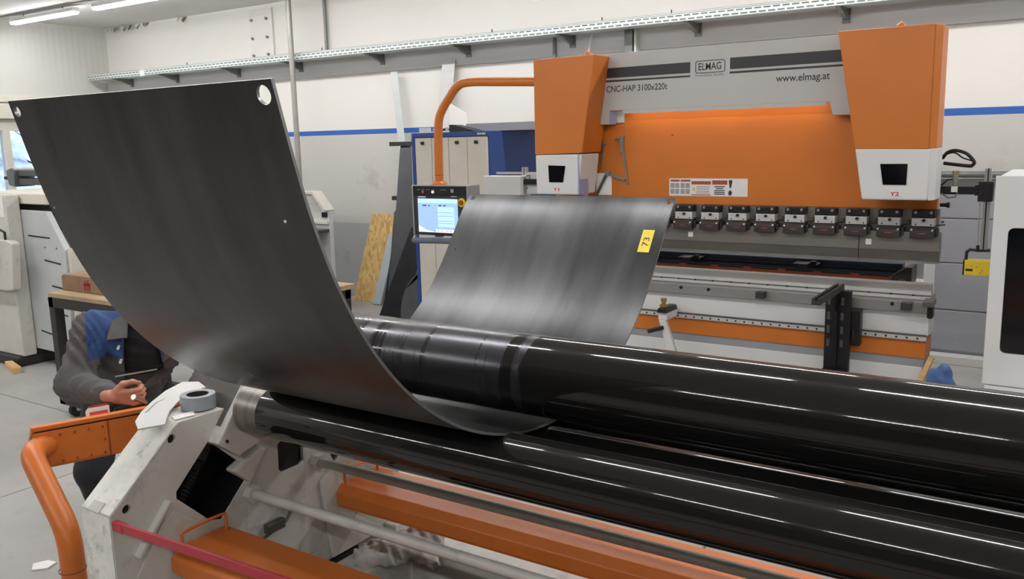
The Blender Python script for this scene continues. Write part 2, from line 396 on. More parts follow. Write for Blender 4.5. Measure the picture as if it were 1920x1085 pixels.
# flakes of paint hanging where wall and ceiling meet
fk = thing('peeling_paint', (-12.6, YB-.02, 3.86), 'peeling flakes of paint in the corner under the ceiling', 'paint')
for i in range(16):
    x = -13.40+i*.085+random.uniform(-.05, .05); w = random.choice((.03, .05, .09, .16))*random.uniform(.7, 1.3); d = random.choice((.012, .02, .05))
    if i > 12: x += .75
    MB().add([(x, YB-.004, ZC-.004), (x+w, YB-.004, ZC-.004), (x+w*.8, YB-.03-d, ZC-.02-d), (x+w*.3, YB-.01-d*.5, ZC-.05-d*.6), (x, YB-.006, ZC-.012), (x+w, YB-.006, ZC-.012), (x+w*.8, YB-.034-d, ZC-.026-d), (x+w*.3, YB-.014-d*.5, ZC-.056-d*.6)],
             [(0,1,2,3),(7,6,5,4),(0,4,5,1),(1,5,6,2),(2,6,7,3),(3,7,4,0)]).build('flake', ('beam_grey', 'wood_brown', 'decal_grey', 'ceiling_paint')[(i*7) % 4], fk)

# ------------------------------------------------------------------ ceiling lights
def lamp(x, y):
    g = thing('ceiling_light', (x, y, ZC-.13), 'x', 'light', 'linear lights under the ceiling')
    PR('housing', [(y-.055, ZC-.10), (y+.055, ZC-.10), (y+.045, ZC-.05), (y-.045, ZC-.05)], 'x', x-.80, x+.80, 'lamp_body', g, .004)
    PR('diffuser', [(y-.05, ZC-.10), (y+.05, ZC-.10), (y+.038, ZC-.13), (y-.038, ZC-.13)], 'x', x-.79, x+.79, 'lamp_glow', g)
    for dx in (-.5, .5): CY('hanger', (x+dx, y, ZC-.05), (x+dx, y, ZC), .008, 'galv_dark', g, 8)
    return g
first = True; k = 0
for y, x0 in ((6.80, -12.17), (2.72, -12.05), (-2.0, -12.10)):
    for i in range(9):
        x = x0+2.04*i
        if first: proto = lamp(x, y); o = proto; p0 = (x, y); first = False
        else: o = copy_tree(proto, None, (x-p0[0], y-p0[1], 0))
        if y > 6 and i == 0: o['label'] = 'glowing linear ceiling light nearest the left wall'
        elif y > 6 and i == 1: o['label'] = 'glowing linear ceiling light cut off by the top edge of the photo'
        else: o['label'] = ('linear ceiling light out of frame in the row by the back wall' if y > 6 else 'linear ceiling light out of frame in the row above the rolls' if y > 0 else 'linear ceiling light out of frame in the row behind the camera')

# ------------------------------------------------------------------ cable tray along the back wall
def perf():
    m = bpy.data.materials.new('perforated'); m.use_nodes = True; N, L = m.node_tree.nodes, m.node_tree.links; b = N['Principled BSDF']; b.inputs['Roughness'].default_value = .45; b.inputs['Metallic'].default_value = .25
    tc = N.new('ShaderNodeTexCoord'); mp = N.new('ShaderNodeMapping'); L.new(tc.outputs['Object'], mp.inputs[0]); mp.inputs['Rotation'].default_value = (math.pi/2, 0, 0)
    br = N.new('ShaderNodeTexBrick'); br.offset = .5; br.inputs['Scale'].default_value = 1; br.inputs['Brick Width'].default_value = .085; br.inputs['Row Height'].default_value = .034; br.inputs['Mortar Size'].default_value = .0105
    br.inputs['Color1'].default_value = (*lin((96, 104, 102)), 1); br.inputs['Color2'].default_value = (*lin((110, 116, 114)), 1); br.inputs['Mortar'].default_value = (*lin((214, 222, 218)), 1)
    L.new(mp.outputs[0], br.inputs[0]); L.new(br.outputs[0], b.inputs['Base Color']); MATS['perforated'] = m
perf()
ct = thing('cable_tray', (-3, 8.3, 3.12), 'long perforated galvanised cable tray on brackets along the back wall', 'cable tray')
BX('tray_floor', (-13.38, 8.10, 3.125), (3.0, 8.40, 3.130), 'galvanised', ct)
BX('side_rail', (-13.38, 8.095, 3.125), (3.0, 8.105, 3.195), 'perforated', ct)
BX('rim', (-13.38, 8.085, 3.19), (3.0, 8.115, 3.20), 'galvanised', ct)
BX('rim', (-13.38, 8.085, 3.118), (3.0, 8.12, 3.128), 'galvanised', ct)
BX('rear_rail', (-13.38, 8.395, 3.125), (3.0, 8.405, 3.21), 'galvanised', ct)
BX('joint_plate', (-12.02, 8.088, 3.11), (-11.9, 8.094, 3.205), 'lamp_body', ct)
for x in (-12.75, -11.6, -10.2, -8.95, -7.5, -6.17, -4.78, -3.36, -1.96, -.5):
    bk = PR('bracket', [(8.08, 3.118), (8.44, 3.118), (8.44, 3.03), (8.40, 3.03)], 'x', x-.02, x+.02, 'galv_dark', ct)
    BX('back_plate', (x-.035, 8.425, 3.00), (x+.035, 8.44, 3.13), 'galv_dark', bk)
for x in (-10.9, -8.2, -5.6, -4.25, -3.5): CY('cable_clip', (x, 8.10, 3.19), (x, 8.10, 3.235), .006, 'black_rubber', ct, 6)
CY('cable', (-13.3, 8.25, 3.215), (3.0, 8.25, 3.215), .012, 'galv_dark', ct, 8)
def conduit(name, x, y, z0, z1, r, label, m='galv_dark'):
    return tag(CY(name, (x, y, z0), (x, y, z1), r, m, None, 14), label, 'pipe')
conduit('conduit', -8.48, 8.46, 3.20, ZC, .022, 'thin grey conduit from the cable tray up to the ceiling')
cc = thing('support_post', (-4.10, 8.40, 2.2), 'grey steel channel behind the press hanging below the cable tray', 'post')
BX('channel', (-4.13, 8.36, 2.2), (-4.04, 8.44, 3.12), 'galv_dark', cc); BX('lip', (-4.02, 8.36, 2.2), (-4.0, 8.44, 3.12), 'galvanised', cc)
conduit('conduit', -5.0, 8.42, 2.2, 3.12, .02, 'short grey conduit left of the press top under the cable tray')
tag(MB().tube([(-4.52, 8.38, 3.12), (-4.55, 8.37, 2.95), (-4.56, 8.36, 2.8), (-4.56, 8.36, 2.45)], .012, 8).build('dangling_cable', 'decal_white', smooth=True), 'thin white cable dangling from the tray above the press', 'cable')
conduit('steel_pole', -8.68, 8.03, 0, ZC, .035, 'tall round steel pole standing by the back wall', 'pole_steel')

# leaning strips on the wall above the cabinet
def leaning(name, corners, th, m, label, cat, group=None, parent=None):
    """sheet: four corners (x,y,z) in order, thickness along its normal"""
    c = [Vector(p) for p in corners]; n = (c[1]-c[0]).cross(c[3]-c[0]).normalized()*th
    o = MB().add(c+[p+n for p in c], [(0,1,2,3),(7,6,5,4),(0,4,5,1),(1,5,6,2),(2,6,7,3),(3,7,4,0)]).build(name, m, parent, bevel=min(.003, th*.3))
    return tag(o, label, cat, group) if label else o
leaning('metal_strip', [(-6.95, 8.22, .0), (-6.82, 8.22, .0), (-7.238, 8.40, 2.90), (-7.342, 8.40, 2.90)], .006, 'galvanised', 'narrow pale metal strip leaning against the wall behind the dark sheets', 'metal strip')
leaning('metal_strip', [(-6.86, 8.20, .0), (-6.66, 8.20, .0), (-6.352, 8.42, 2.985), (-6.542, 8.42, 2.995)], .006, 'beam_grey', 'wide grey strip leaning against the wall behind the orange arm', 'metal strip')

# ------------------------------------------------------------------ grey sectional panels and pipe right of the press
gp = struct(BX('trim_5', (-1.9, 8.44, 0), (3.5, 8.5, 1.62), 'door_grey', base=(0, 8.44, 0)))
for i, (z0, z1) in enumerate(((.10, .46), (.47, .88), (.89, 1.27), (1.28, 1.62))):
    BX('panel', (-1.88, 8.425, z0), (3.48, 8.445, z1), 'door_grey', gp, bevel=.006)
BX('sill', (-1.9, 8.30, 0), (3.5, 8.44, .075), 'beam_grey', gp, bevel=.006)
tag(CY('wall_pipe', (-2.2, 8.38, 1.66), (3.5, 8.38, 1.65), .028, 'galv_dark'), 'horizontal grey pipe on the wall right of the press', 'pipe')

# ================================================================== LEFT: shearing machine
sm = thing('shearing_machine', (-8.3, 6.0, 0), 'large white sheet metal shear with chamfered end plates behind the curved sheet', 'machine')
def endplate(y0, y1, m, pts): return PR('end_plate', pts, 'y', y0, y1, m, sm, .006)
near = endplate(4.30, 4.36, 'pale_panel', [(-8.67, .16), (-8.02, .15), (-7.86, .24), (-7.80, .40), (-7.766, 1.145), (-8.025, 1.493), (-8.66, 1.50)])
for (x0, z0, x1, z1) in ((-8.37, 1.262, -8.0, 1.25), (-8.13, 1.04, -7.86, 1.015), (-8.05, .80, -7.84, .785), (-8.10, .555, -7.84, .53), (-8.33, .345, -7.9, .30)):
    MB().bar((x0, 4.299, z0), (x1, 4.299, z1), .006, .012).build('slot', 'black_metal', near)
for p in ((-8.58, 1.33), (-8.6, 1.28), (-8.1, 1.16), (-7.9, 1.16)): CY('screw', (p[0], 4.302, p[1]), (p[0], 4.294, p[1]), .008, 'galv_dark', near, 8)
PR('edge_strip', [(-7.766, .40), (-7.74, .40), (-7.71, 1.16), (-7.766, 1.16)], 'y', 4.32, 4.46, 'cream', near)
far = endplate(7.62, 7.68, 'machine_white', [(-8.8, .16), (-7.76, .16), (-7.76, 1.25), (-7.96, 1.47), (-8.8, 1.47)])
MB().prism([(-8.8, 1.445), (-7.97, 1.445), (-7.785, 1.24), (-7.75, 1.25), (-7.955, 1.475), (-8.8, 1.475)], 'y', 7.55, 7.70).build('rim', 'cream', far)
BX('rim', (-8.8, 7.58, 1.08), (-7.76, 7.62, 1.11), 'cream', far)
for z in (1.31, .95, .78, .55, .40): BX('slot', (-8.4, 7.612, z), (-7.95, 7.62, z+.014), 'beam_grey', far)
BX('latch', (-7.86, 7.59, 1.16), (-7.79, 7.62, 1.22), 'black_metal', far)
BX('body', (-9.3, 4.36, .2), (-8.35, 7.62, 1.30), 'cream_dirty', sm)
BX('recess_shade', (-8.35, 4.40, .25), (-7.98, 7.60, .95), 'sheet_black', sm, .01)  # black box paints the shade inside the shear's front recess
CY('hold_down_cylinder', (-8.0, 4.62, .98), (-7.78, 4.62, .98), .05, 'steel', sm)
BX('work_table', (-8.35, 4.40, .98), (-7.75, 7.60, 1.02), 'steel_dark', sm, .005)
col = BX('side_column', (-9.55, 4.16, .10), (-8.45, 4.295, 1.65), 'cream_dirty', sm, .012)
BX('foot', (-9.6, 4.12, 0), (-8.47, 4.9, .10), 'frame_dark', sm, .02)
ctrl = PR('control_box', [(-9.0, .755), (-8.42, .755), (-8.33, .775), (-8.25, 1.21), (-8.33, 1.235), (-9.0, 1.235)], 'y', 4.08, 4.158, 'cream_dirty', sm, .01)
CY('knob', (-8.56, 4.08, 1.06), (-8.56, 4.03, 1.06), .05, 'black_rubber', ctrl); MB().tube([(-8.44, 4.12, 1.235), (-8.44, 4.12, 1.305), (-8.54, 4.12, 1.33)], .012, 8).build('lever', 'black_rubber', ctrl, smooth=True)
BX('notice', (-8.66, 4.154, 1.44), (-8.48, 4.159, 1.635), 'paper', col)
BX('top_beam', (-9.4, 4.31, 1.555), (-8.02, 6.0, 1.655), 'cream', sm, .01); BX('gap_shade', (-9.0, 4.42, 1.30), (-8.10, 6.0, 1.555), 'frame_dark', sm)  # second box: dark filler painting the shade in the gap under the beam
br = thing('bar_rack', (-10.4, 5.9, 0), 'two stacked grey profile bars in a rack before the window', 'bar rack')
BX('bar', (-10.40, 5.30, 1.762), (-8.9, 5.46, 1.832), 'sheet_grey', br, .01); BX('bar', (-10.41, 5.30, 1.662), (-8.9, 5.46, 1.738), 'sheet_grey', br, .01)
PR('bracket', [(-10.55, 1.66), (-10.42, 1.64), (-10.39, 1.84), (-10.45, 1.86), (-10.58, 1.83)], 'y', 5.26, 5.50, 'galv_dark', br, .01)
CY('pin', (-10.68, 5.3, 1.742), (-10.42, 5.3, 1.742), .02, 'black_metal', br)
BX('post', (-10.1, 5.465, 0), (-9.98, 5.56, 1.84), 'frame_dark', br)
BX('post', (-9.72, 5.465, 0), (-9.62, 5.56, 1.84), 'frame_dark', br)
tag(MB().prism([(-8.62, 4.06), (-8.28, 3.96), (-8.25, 4.03), (-8.58, 4.115)], 'z', 0, .06).build('wood_offcut', 'wood', None, .006), 'small pale wood offcut on the floor by the shear foot', 'wood block')

# ------------------------------------------------------------------ steel trolley with wooden top
tr = thing('trolley', (-6.0, 3.9, 0), 'dark steel trolley with wooden top on casters behind the worker', 'trolley')
x0, x1, y0, y1 = -6.60, -5.45, 3.48, 4.20
for i in range(3): BX('board', (x0, y0+.24*i+.002, .945), (x1, y0+.24*(i+1)-.002, .98), 'wood_top', tr, .003)
fr = MB()
fr.box((x0, y0, .87), (x1, y0+.06, .943)).box((x0, y1-.06, .87), (x1, y1, .943)).box((x0, y0, .87), (x0+.06, y1, .943)).box((x1-.06, y0, .87), (x1, y1, .943)).build('top_frame', 'frame_dark', tr)
for x in (x0, x1-.075):
    for y in (y0, y1-.075): BX('leg', (x, y, .10), (x+.075, y+.075, .88), 'frame_dark', tr, .004)
BX('cross_bar', (x0+.01, y0+.07, .53), (x0+.06, y1-.07, .59), 'frame_dark', tr, .004)
BX('lower_rail', (x0, y0, .10), (x1, y0+.06, .16), 'frame_dark', tr, .004); BX('lower_rail', (x0, y1-.06, .10), (x1, y1, .16), 'frame_dark', tr, .004)
BX('lower_rail', (x0, y0, .10), (x0+.06, y1, .16), 'frame_dark', tr, .004)
CY('clamp_pin', (x0+.075, y0+.03, .34), (x0+.14, y0+.03, .34), .015, 'black_metal', tr)
for x in (x0+.12, x1-.1):
    for y in (y0+.06, y1-.06):
        w = CY('caster', (x-.02, y, .055), (x+.02, y, .055), .054, 'black_rubber', tr, 20); PR('fork', [(x-.035, .05), (x+.035, .05), (x+.045, .102), (x-.045, .102)], 'y', y-.012, y+.012, 'galvanised', w)
wb = tag(MB().prism([(-6.60, .98), (-6.04, .98), (-6.04, 1.085), (-6.12, 1.11), (-6.57, 1.11), (-6.60, 1.09)], 'y', 3.60, 3.86).build('wood_block', 'wood_brown', None, .008), 'brown wooden block with red paint marks on the trolley', 'wood block')
for q in ((-6.27, 1.075, -6.29, 1.00), (-6.235, 1.085, -6.25, 1.0), (-6.30, 1.045, -6.21, 1.05), (-6.215, 1.06, -6.22, 1.01)):
    MB().bar((q[0], 3.598, q[1]), (q[2], 3.598, q[3]), .004, .013).build('paint_mark', 'decal_red', wb)

# ------------------------------------------------------------------ workbench seen right of the curved sheet
bn = thing('workbench', (-5.4, 4.75, 0), 'low workbench with dark steel legs between shear and leaning boards', 'workbench')
BX('top', (-6.0, 4.45, .895), (-4.90, 5.05, .935), 'wood_top', bn, .004)
BX('apron', (-5.97, 4.48, .82), (-4.93, 4.53, .895), 'frame_dark', bn); BX('apron', (-5.97, 4.97, .82), (-4.93, 5.03, .895), 'frame_dark', bn); BX('apron', (-4.98, 4.48, .82), (-4.93, 5.03, .895), 'frame_dark', bn)
for x in (-5.97, -4.995):
    for y in (4.48, 4.965): BX('leg', (x, y, 0), (x+.065, y+.065, .82), 'frame_dark', bn, .004)
tag(BX('timber_offcut', (-5.62, 4.82, .936), (-5.30, 4.98, .99), 'wood', None, .005), 'pale timber offcut lying on the low workbench', 'wood block')

# ------------------------------------------------------------------ boards and sheets leaning at the back wall
def osb():
    m = bpy.data.materials.new('osb'); m.use_nodes = True; N, L = m.node_tree.nodes, m.node_tree.links; b = N['Principled BSDF']; b.inputs['Roughness'].default_value = .7
    tc = N.new('ShaderNodeTexCoord'); vo = N.new('ShaderNodeTexVoronoi'); vo.inputs['Scale'].default_value = 22; mp = N.new('ShaderNodeMapping'); mp.inputs['Scale'].default_value = (1.6, 1, .6); mp.inputs['Rotation'].default_value = (0, .5, 0)
    L.new(tc.outputs['Object'], mp.inputs[0]); L.new(mp.outputs[0], vo.inputs[0]); cr = N.new('ShaderNodeValToRGB'); e = cr.color_ramp.elements
    e[0].color = (*lin((176, 136, 76)), 1); e[1].color = (*lin((226, 194, 130)), 1); L.new(vo.outputs['Color'], cr.inputs[0]); L.new(cr.outputs[0], b.inputs['Base Color']); MATS['osb'] = m
osb()
OB = ((-8.06, 8.28, 0), (-7.65, 8.28, 0), (-7.385, 8.45, 1.13), (-7.80, 8.45, 1.135))
ob = leaning('chipboard', OB, .02, 'osb', 'wide strip of strand board with dark print leaning on the wall', 'board')
def on_board(u, v):  # u across 0..1, v up 0..1 on the front face
    a, b, c, d = [Vector(p) for p in OB]
    return (a*(1-u)+b*u)*(1-v)+(d*(1-u)+c*u)*v
nb = Vector((0, -.99, .15))
MB().bar(on_board(.80, .98)+nb*.003, on_board(.80, .12)+nb*.003, .014, .003, nb).build('groove', 'wood_brown', ob)
text('print', 'OS', 'wood_brown', ob, on_board(.06, .17)+nb*.004, on_board(1, .1)-on_board(0, .1), on_board(.5, 1)-on_board(.5, 0), .085, .16)
MB().bar(on_board(.55, .18)+nb*.003, on_board(.92, .20)+nb*.003, .05, .002, nb).build('print', 'wood_brown', ob)
for u0, u1 in ((.04, .10), (.13, .20), (.22, .32), (.42, .50), (.52, .66), (.68, .80), (.84, .96)):
    MB().bar(on_board(u0, .37)+nb*.003, on_board(u1, .365)+nb*.003, .05, .002, nb).build('print', 'wood_brown', ob)
leaning('insulation_board', [(-7.60, 8.17, 0), (-7.47, 8.17, 0), (-7.30, 8.36, .89), (-7.44, 8.36, .89)], .04, 'sheet_pale', 'pale blue board leaning next to the strand board', 'board')
DG = 'dark steel sheets leaning by the blue cabinet'
leaning('steel_sheet', [(-7.17, 7.86, 0), (-6.85, 7.86, 0), (-6.78, 7.93, .72), (-7.06, 7.93, .72)], .008, 'sheet_black', 'short dark sheet leaning lowest at the left of the stack', 'steel sheet', DG)
leaning('steel_sheet', [(-6.98, 7.70, 0), (-6.50, 7.70, 0), (-6.64, 7.84, 1.50), (-6.90, 7.84, 1.22)], .01, 'sheet_grey', 'grey pointed steel sheet leaning behind the dark sheets', 'steel sheet', DG)
leaning('steel_sheet', [(-6.78, 7.52, 0), (-6.36, 7.52, 0), (-6.46, 7.68, 1.98), (-6.62, 7.68, 1.98)], .012, 'sheet_grey', 'tallest grey steel sheet leaning beside the blue cabinet', 'steel sheet', DG)
leaning('steel_sheet', [(-6.66, 7.16, 0), (-6.12, 7.16, 0), (-6.10, 7.34, 1.12), (-6.22, 7.34, 1.12)], .008, 'sheet_black', 'black sheet with bright cut edge leaning in front of the stack', 'steel sheet', DG)
leaning('steel_sheet', [(-6.30, 7.40, 0), (-5.95, 7.40, 0), (-6.02, 7.50, 1.80), (-6.12, 7.50, 1.80)], .008, 'sheet_black', 'slender black sheet standing closest to the blue cabinet', 'steel sheet', DG)
rd = MB(); pr = [(.52*math.cos(t), .58*math.sin(t)) for t in [math.radians(100+8*i) for i in range(11)]]
rd.prism([(p[0]-5.62, p[1]+.18) for p in pr]+[(-5.75, .0), (-5.75, .80)], 'y', 7.0, 7.012)
tag(rd.build('round_blank', 'sheet_grey', None), 'grey sheet with a rounded edge leaning at the cabinet corner', 'steel sheet')
rk = thing('sheet_rack', (-6.78, 8.1, 0), 'dark upright steel rack holding the leaning sheets', 'rack')
BX('upright', (-6.90, 8.00, 0), (-6.80, 8.08, 2.04), 'frame_dark', rk, .004)
for z in (2.0, 1.36): BX('arm', (-7.02, 7.94, z), (-6.62, 8.00, z+.05), 'frame_dark', rk, .004)

# ------------------------------------------------------------------ blue and white cabinet
cb = thing('tool_cabinet', (-5.25, 7.4, 0), 'tall blue steel cabinet with cream doors behind the control panel', 'cabinet')
BX('carcass', (-5.715, 6.83, 0), (-4.79, 8.10, 2.13), 'blue_paint', cb, .006)
BX('frame_rail', (-5.715, 6.80, 2.085), (-4.785, 6.83, 2.13), 'blue_paint', cb, .004)
BX('frame_post', (-5.715, 6.80, 0), (-5.675, 6.83, 2.085), 'blue_paint', cb)
for i, (a, b) in enumerate(((-5.67, -5.465), (-5.46, -5.255), (-5.25, -5.03), (-5.025, -4.80))):
    d = BX('door', (a, 6.80, .06), (b, 6.83, 2.08), 'cream', cb, .004)
    CY('knob', ((a+b)/2, 6.80, 2.03), ((a+b)/2, 6.775, 2.03), .017, 'black_metal', d, 12)
for i, w in enumerate((.018, .014, .02, .012)): BX('maker_mark', (-4.90+i*.026, 6.797, 2.098), (-4.90+i*.026+w, 6.7995, 2.116), 'lamp_body', cb)
tag(BX('metal_slab', (-5.22, 7.05, 2.131), (-4.0, 7.9, 2.21), 'door_grey', None, .004), 'grey flat slab lying on top of the blue cabinet', 'panel')
tb = thing('parts_tray', (-5.45, 7.0, 2.13), 'open tray of small dark parts on top of the cabinet', 'tray')
BX('tray_base', (-5.66, 6.86, 2.13), (-5.28, 7.3, 2.14), 'wall_white', tb)
BX('tray_side', (-5.66, 6.86, 2.14), (-5.52, 6.87, 2.18), 'wall_white', tb)
for i in range(6):
    x = -5.54+i*.04; CY('part', (x, 6.93, 2.155), (x+.05, 6.96, 2.16+random.uniform(0, .015)), .012, 'black_metal' if i % 2 else 'steel', tb, 8)
tag(MB().prism([(-5.26, 2.13), (-4.93, 2.13), (-5.22, 2.20), (-5.27, 2.20)], 'y', 6.84, 6.98).build('angle_offcut', 'sheet_black', None, .003), 'black wedge shaped offcut on top of the cabinet', 'offcut')
leaning('white_offcut', [(-5.70, 7.42, 2.131), (-5.45, 7.42, 2.131), (-5.47, 7.42, 2.32), (-5.70, 7.42, 2.44)], .006, 'wall_white', 'white triangular sheet standing on top of the cabinet', 'offcut')

# ================================================================== PRESS BRAKE
pb = thing('press_brake', (-2.2, 6.3, 0), 'big orange, grey and white press brake standing against the back wall', 'press brake')
YC = 5.72; YBM = 5.95; YR = 6.05
# side frames and crown behind the covers
for x0, x1 in ((-3.62, -3.55), (-1.02, -.955)):
    PR('side_frame', [(6.13, 1.55), (6.13, 2.36), (6.35, 2.44), (7.2, 2.44), (7.2, 0), (6.17, 0), (6.17, .9), (6.68, 1.0), (6.68, 1.5)], 'x', x0, x1, 'machine_white', pb, .006)
# grey crown beam
bm = PR('crown_beam', [(-3.227, 2.14), (-3.075, 2.14), (-3.065, 2.24), (-1.469, 2.24), (-1.445, 2.152), (-1.18, 2.152), (-1.18, 2.655), (-3.25, 2.655)], 'y', YBM, 6.02, 'machine_grey', pb, .004)
def dec(name, pts, m, par, y=YBM, t=.0015): return PR(name, pts, 'y', y-t, y+.0002, m, par)
dec('stripe', [(-3.168, 2.478), (-2.427, 2.478), (-2.427, 2.552), (-3.158, 2.550)], 'decal_black', bm)
dec('stripe', [(-3.173, 2.449), (-2.427, 2.450), (-2.427, 2.462), (-3.171, 2.463)], 'decal_black', bm)
dec('stripe', [(-2.138, 2.485), (-1.30, 2.487), (-1.30, 2.562), (-2.138, 2.562)], 'decal_black', bm)
dec('stripe', [(-2.140, 2.456), (-1.30, 2.458), (-1.30, 2.471), (-2.140, 2.470)], 'decal_black', bm)
MB().prism_holes(rrect(-2.389, 2.470, -2.172, 2.556, .018), [rrect(-2.384, 2.475, -2.177, 2.551, .014)], 'y', YBM-.0015, YBM+.0002).build('logo_frame', 'decal_black', bm)
text('lettering', 'ELMAG', 'decal_black', bm, (-2.366, YBM, 2.492), (1, 0, 0), (0, 0, 1), .050, .166, bold=.014)
text('lettering', '®', 'decal_black', bm, (-2.196, YBM, 2.535), (1, 0, 0), (0, 0, 1), .008, .008)
text('lettering', 'Powered by Quality', 'decal_black', bm, (-2.387, YBM, 2.450), (1, 0, 0), (0, 0, 1), .012, .208)
text('lettering', 'CNC-HAP 3100x220t', 'decal_black', bm, (-3.088, YBM, 2.376), (1, 0, 0), (0, 0, 1), .046, .49, bold=.008)
text('lettering', 'www.elmag.at', 'decal_black', bm, (-1.820, YBM, 2.383), (1, 0, 0), (0, 0, 1), .048, .348, bold=.010)
BX('led_work_light', (-2.95, 5.958, 2.226), (-1.5, 5.978, 2.2395), 'led_strip', pb); BX('light_shield', (-2.96, 5.951, 2.216), (-1.49, 5.956, 2.2398), 'machine_grey', pb)
PR('light_bracket', [(-3.075, 2.14), (-3.055, 2.14), (-3.045, 2.235), (-3.065, 2.235)], 'y', YBM+.01, YBM+.09, 'blue_sheen', pb)
BX('sensor_plate', (-3.05, 6.035, 2.15), (-2.985, 6.048, 2.235), 'galvanised', pb, .003)
# ram
ram = PR('ram', [(-3.60, 1.548), (-.812, 1.548), (-.812, 2.0), (-.86, 2.30), (-3.60, 2.30)], 'y', YR, 6.12, 'orange', pb, .003)
BX('ram_foot', (-3.60, YR+.005, 1.37), (-.80, 6.12, 1.548), 'tool_steel', pb)
for p in ((-2.60, 2.05), (-3.22, 2.02)): CY('screw', (p[0], YR, p[1]), (p[0], YR-.004, p[1]), .008, 'orange_dark', ram, 10)
# warning label on the ram
st = dec('warning_label', rrect(-2.622, 1.608, -2.030, 1.735, .006), 'decal_white', ram, YR)
def sd(x0, z0, x1, z1, m, n='label_print'): return BX(n, (x0, YR-.0025, z0), (x1, YR-.0014, z1), m, ram)
sd(-2.612, 1.712, -2.540, 1.726, 'decal_brown'); sd(-2.532, 1.712, -2.456, 1.726, 'decal_brown'); sd(-2.448, 1.692, -2.300, 1.716, 'decal_brown'); sd(-2.290, 1.692, -2.178, 1.722, 'decal_brown'); sd(-2.448, 1.614, -2.302, 1.620, 'decal_brown')
for x in (-2.612, -2.575, -2.532, -2.493):
    for z in (1.665, 1.622): sd(x, z, x+.032, z+.036, 'decal_grey')
for z in (1.672, 1.656, 1.640, 1.628): sd(-2.41, z, -2.31, z+.006, 'decal_grey')
for i, z in enumerate((1.674, 1.660, 1.646, 1.633, 1.620)): sd(-2.274+.012*(i == 1), z, -2.196-.012*(i == 1), z+.007, 'decal_black')
PR('label_print', [(-2.444, 1.645), (-2.416, 1.645), (-2.430, 1.676)], 'y', YR-.0025, YR-.0014, 'decal_yellow', ram)
PR('label_print', [(-2.160, 1.668), (-2.150, 1.668), (-2.140, 1.72), (-2.155, 1.727), (-2.168, 1.72)], 'y', YR-.0025, YR-.0014, 'decal_black', ram); PR('label_print', [(-2.166, 1.616), (-2.148, 1.616), (-2.142, 1.64), (-2.157, 1.655), (-2.17, 1.64)], 'y', YR-.0025, YR-.0014, 'decal_black', ram)
# column covers
def cover(pts, box, win, label, lx, chx):
    c = PR('column_cover', pts, 'y', YC, 6.02, 'orange', pb, .006)
    bx = PR('sight_housing', box, 'y', YC+.002, 6.0, 'machine_white', c, .012)
    PR('sight_window', win, 'y', YC-.003, YC+.004, 'window_black', c, .002)
    BX('axis_plate', (lx-.031, YC-.0015, 1.650), (lx+.031, YC+.004, 1.682), 'decal_white', c)
    text('axis_lettering', label, 'decal_red', c, (lx-.026, YC-.0016, 1.654), (1, 0, 0), (0, 0, 1), .024, .052, bold=.02)
    return c
cl = cover([(-3.585, 1.925), (-3.175, 1.935), (-3.062, 2.636), (-3.585, 2.633)], [(-3.580, 1.625), (-3.215, 1.625), (-3.176, 1.928), (-3.585, 1.925)], [(-3.462, 1.718), (-3.340, 1.718), (-3.318, 1.842), (-3.468, 1.846)], 'Y1', -3.40, 1)
PR('side_flange', [(YC, 1.63), (YC+.14, 1.60), (YC+.14, 1.93), (YC, 1.93)], 'x', -3.212, -3.200, 'blue_sheen', cl)
cr = cover([(-1.250, 1.937), (-.83, 1.932), (-.83, 2.650), (-1.377, 2.652)], [(-1.198, 1.627), (-.822, 1.627), (-.815, 1.934), (-1.250, 1.942)], [(-1.077, 1.719), (-.944, 1.719), (-.942, 1.846), (-1.098, 1.846)], 'Y2', -1.008, 1)
MB().prism([(-.83, YC), (-.795, YC+.05), (-.795, 5.98), (-.83, 5.98)], 'z', 1.934, 2.648).build('corner_flange', 'orange', cr, .003)
MB().prism([(-.822, YC+.002), (-.79, YC+.05), (-.79, 5.98), (-.822, 5.98)], 'z', 1.627, 1.934).build('corner_flange', 'machine_white', cr, .003)
CY('lifting_eye', (-1.05, 5.85, 2.65), (-1.02, 5.85, 2.67), .03, 'orange', cr); CY('lifting_eye', (-3.2, 5.85, 2.63), (-3.17, 5.85, 2.66), .03, 'orange', cl)
# clamps of the upper tool, one every 200 mm
def clamp(x):
    g = BX('tool_clamp', (x-.068, 5.985, 1.500), (x+.068, 6.055, 1.545), 'black_metal', pb, .004)
    BX('wedge', (x-.066, 5.978, 1.446), (x+.066, 6.055, 1.497), 'bright_alu', g, .003)
    PR('jaw', [(5.955, 1.372), (6.05, 1.372), (6.05, 1.444), (5.985, 1.444), (5.955, 1.418)], 'x', x-.072, x+.072, 'clamp_brown', g, .005)
    BX('jaw_end', (x+.073, 5.985, 1.385), (x+.088, 6.05, 1.43), 'clamp_brown', g, .003)
    for dx in (-.045, .045): CY('bolt', (x+dx, 5.985, 1.532), (x+dx, 5.977, 1.532), .009, 'aluminium', g, 8)
    for dx in (-.06, .06): CY('pin', (x+dx, 5.956, 1.425), (x+dx, 5.948, 1.425), .006, 'decal_white', g, 6)
    CY('set_screw', (x+.005, 5.978, 1.484), (x+.005, 5.965, 1.484), .010, 'black_metal', g, 8)
    for dx in (-.042, .046): CY('dimple', (x+dx, 5.978, 1.457), (x+dx, 5.9765, 1.457), .005, 'black_metal', g, 6)
    BX('edge_mark', (x-.022, 5.9545, 1.399), (x+.022, 5.9555, 1.405), 'decal_brown', g)
    MB().bar((x+.075, 6.0, 1.452), (x+.125, 6.0, 1.458), .008, .008).build('hex_key', 'black_metal', g)
    CY('side_screw', (x+.105, 6.05, 1.472), (x+.105, 6.02, 1.472), .009, 'steel_dark', g, 8)
    return g
c0 = clamp(-2.478); n0 = -2.478
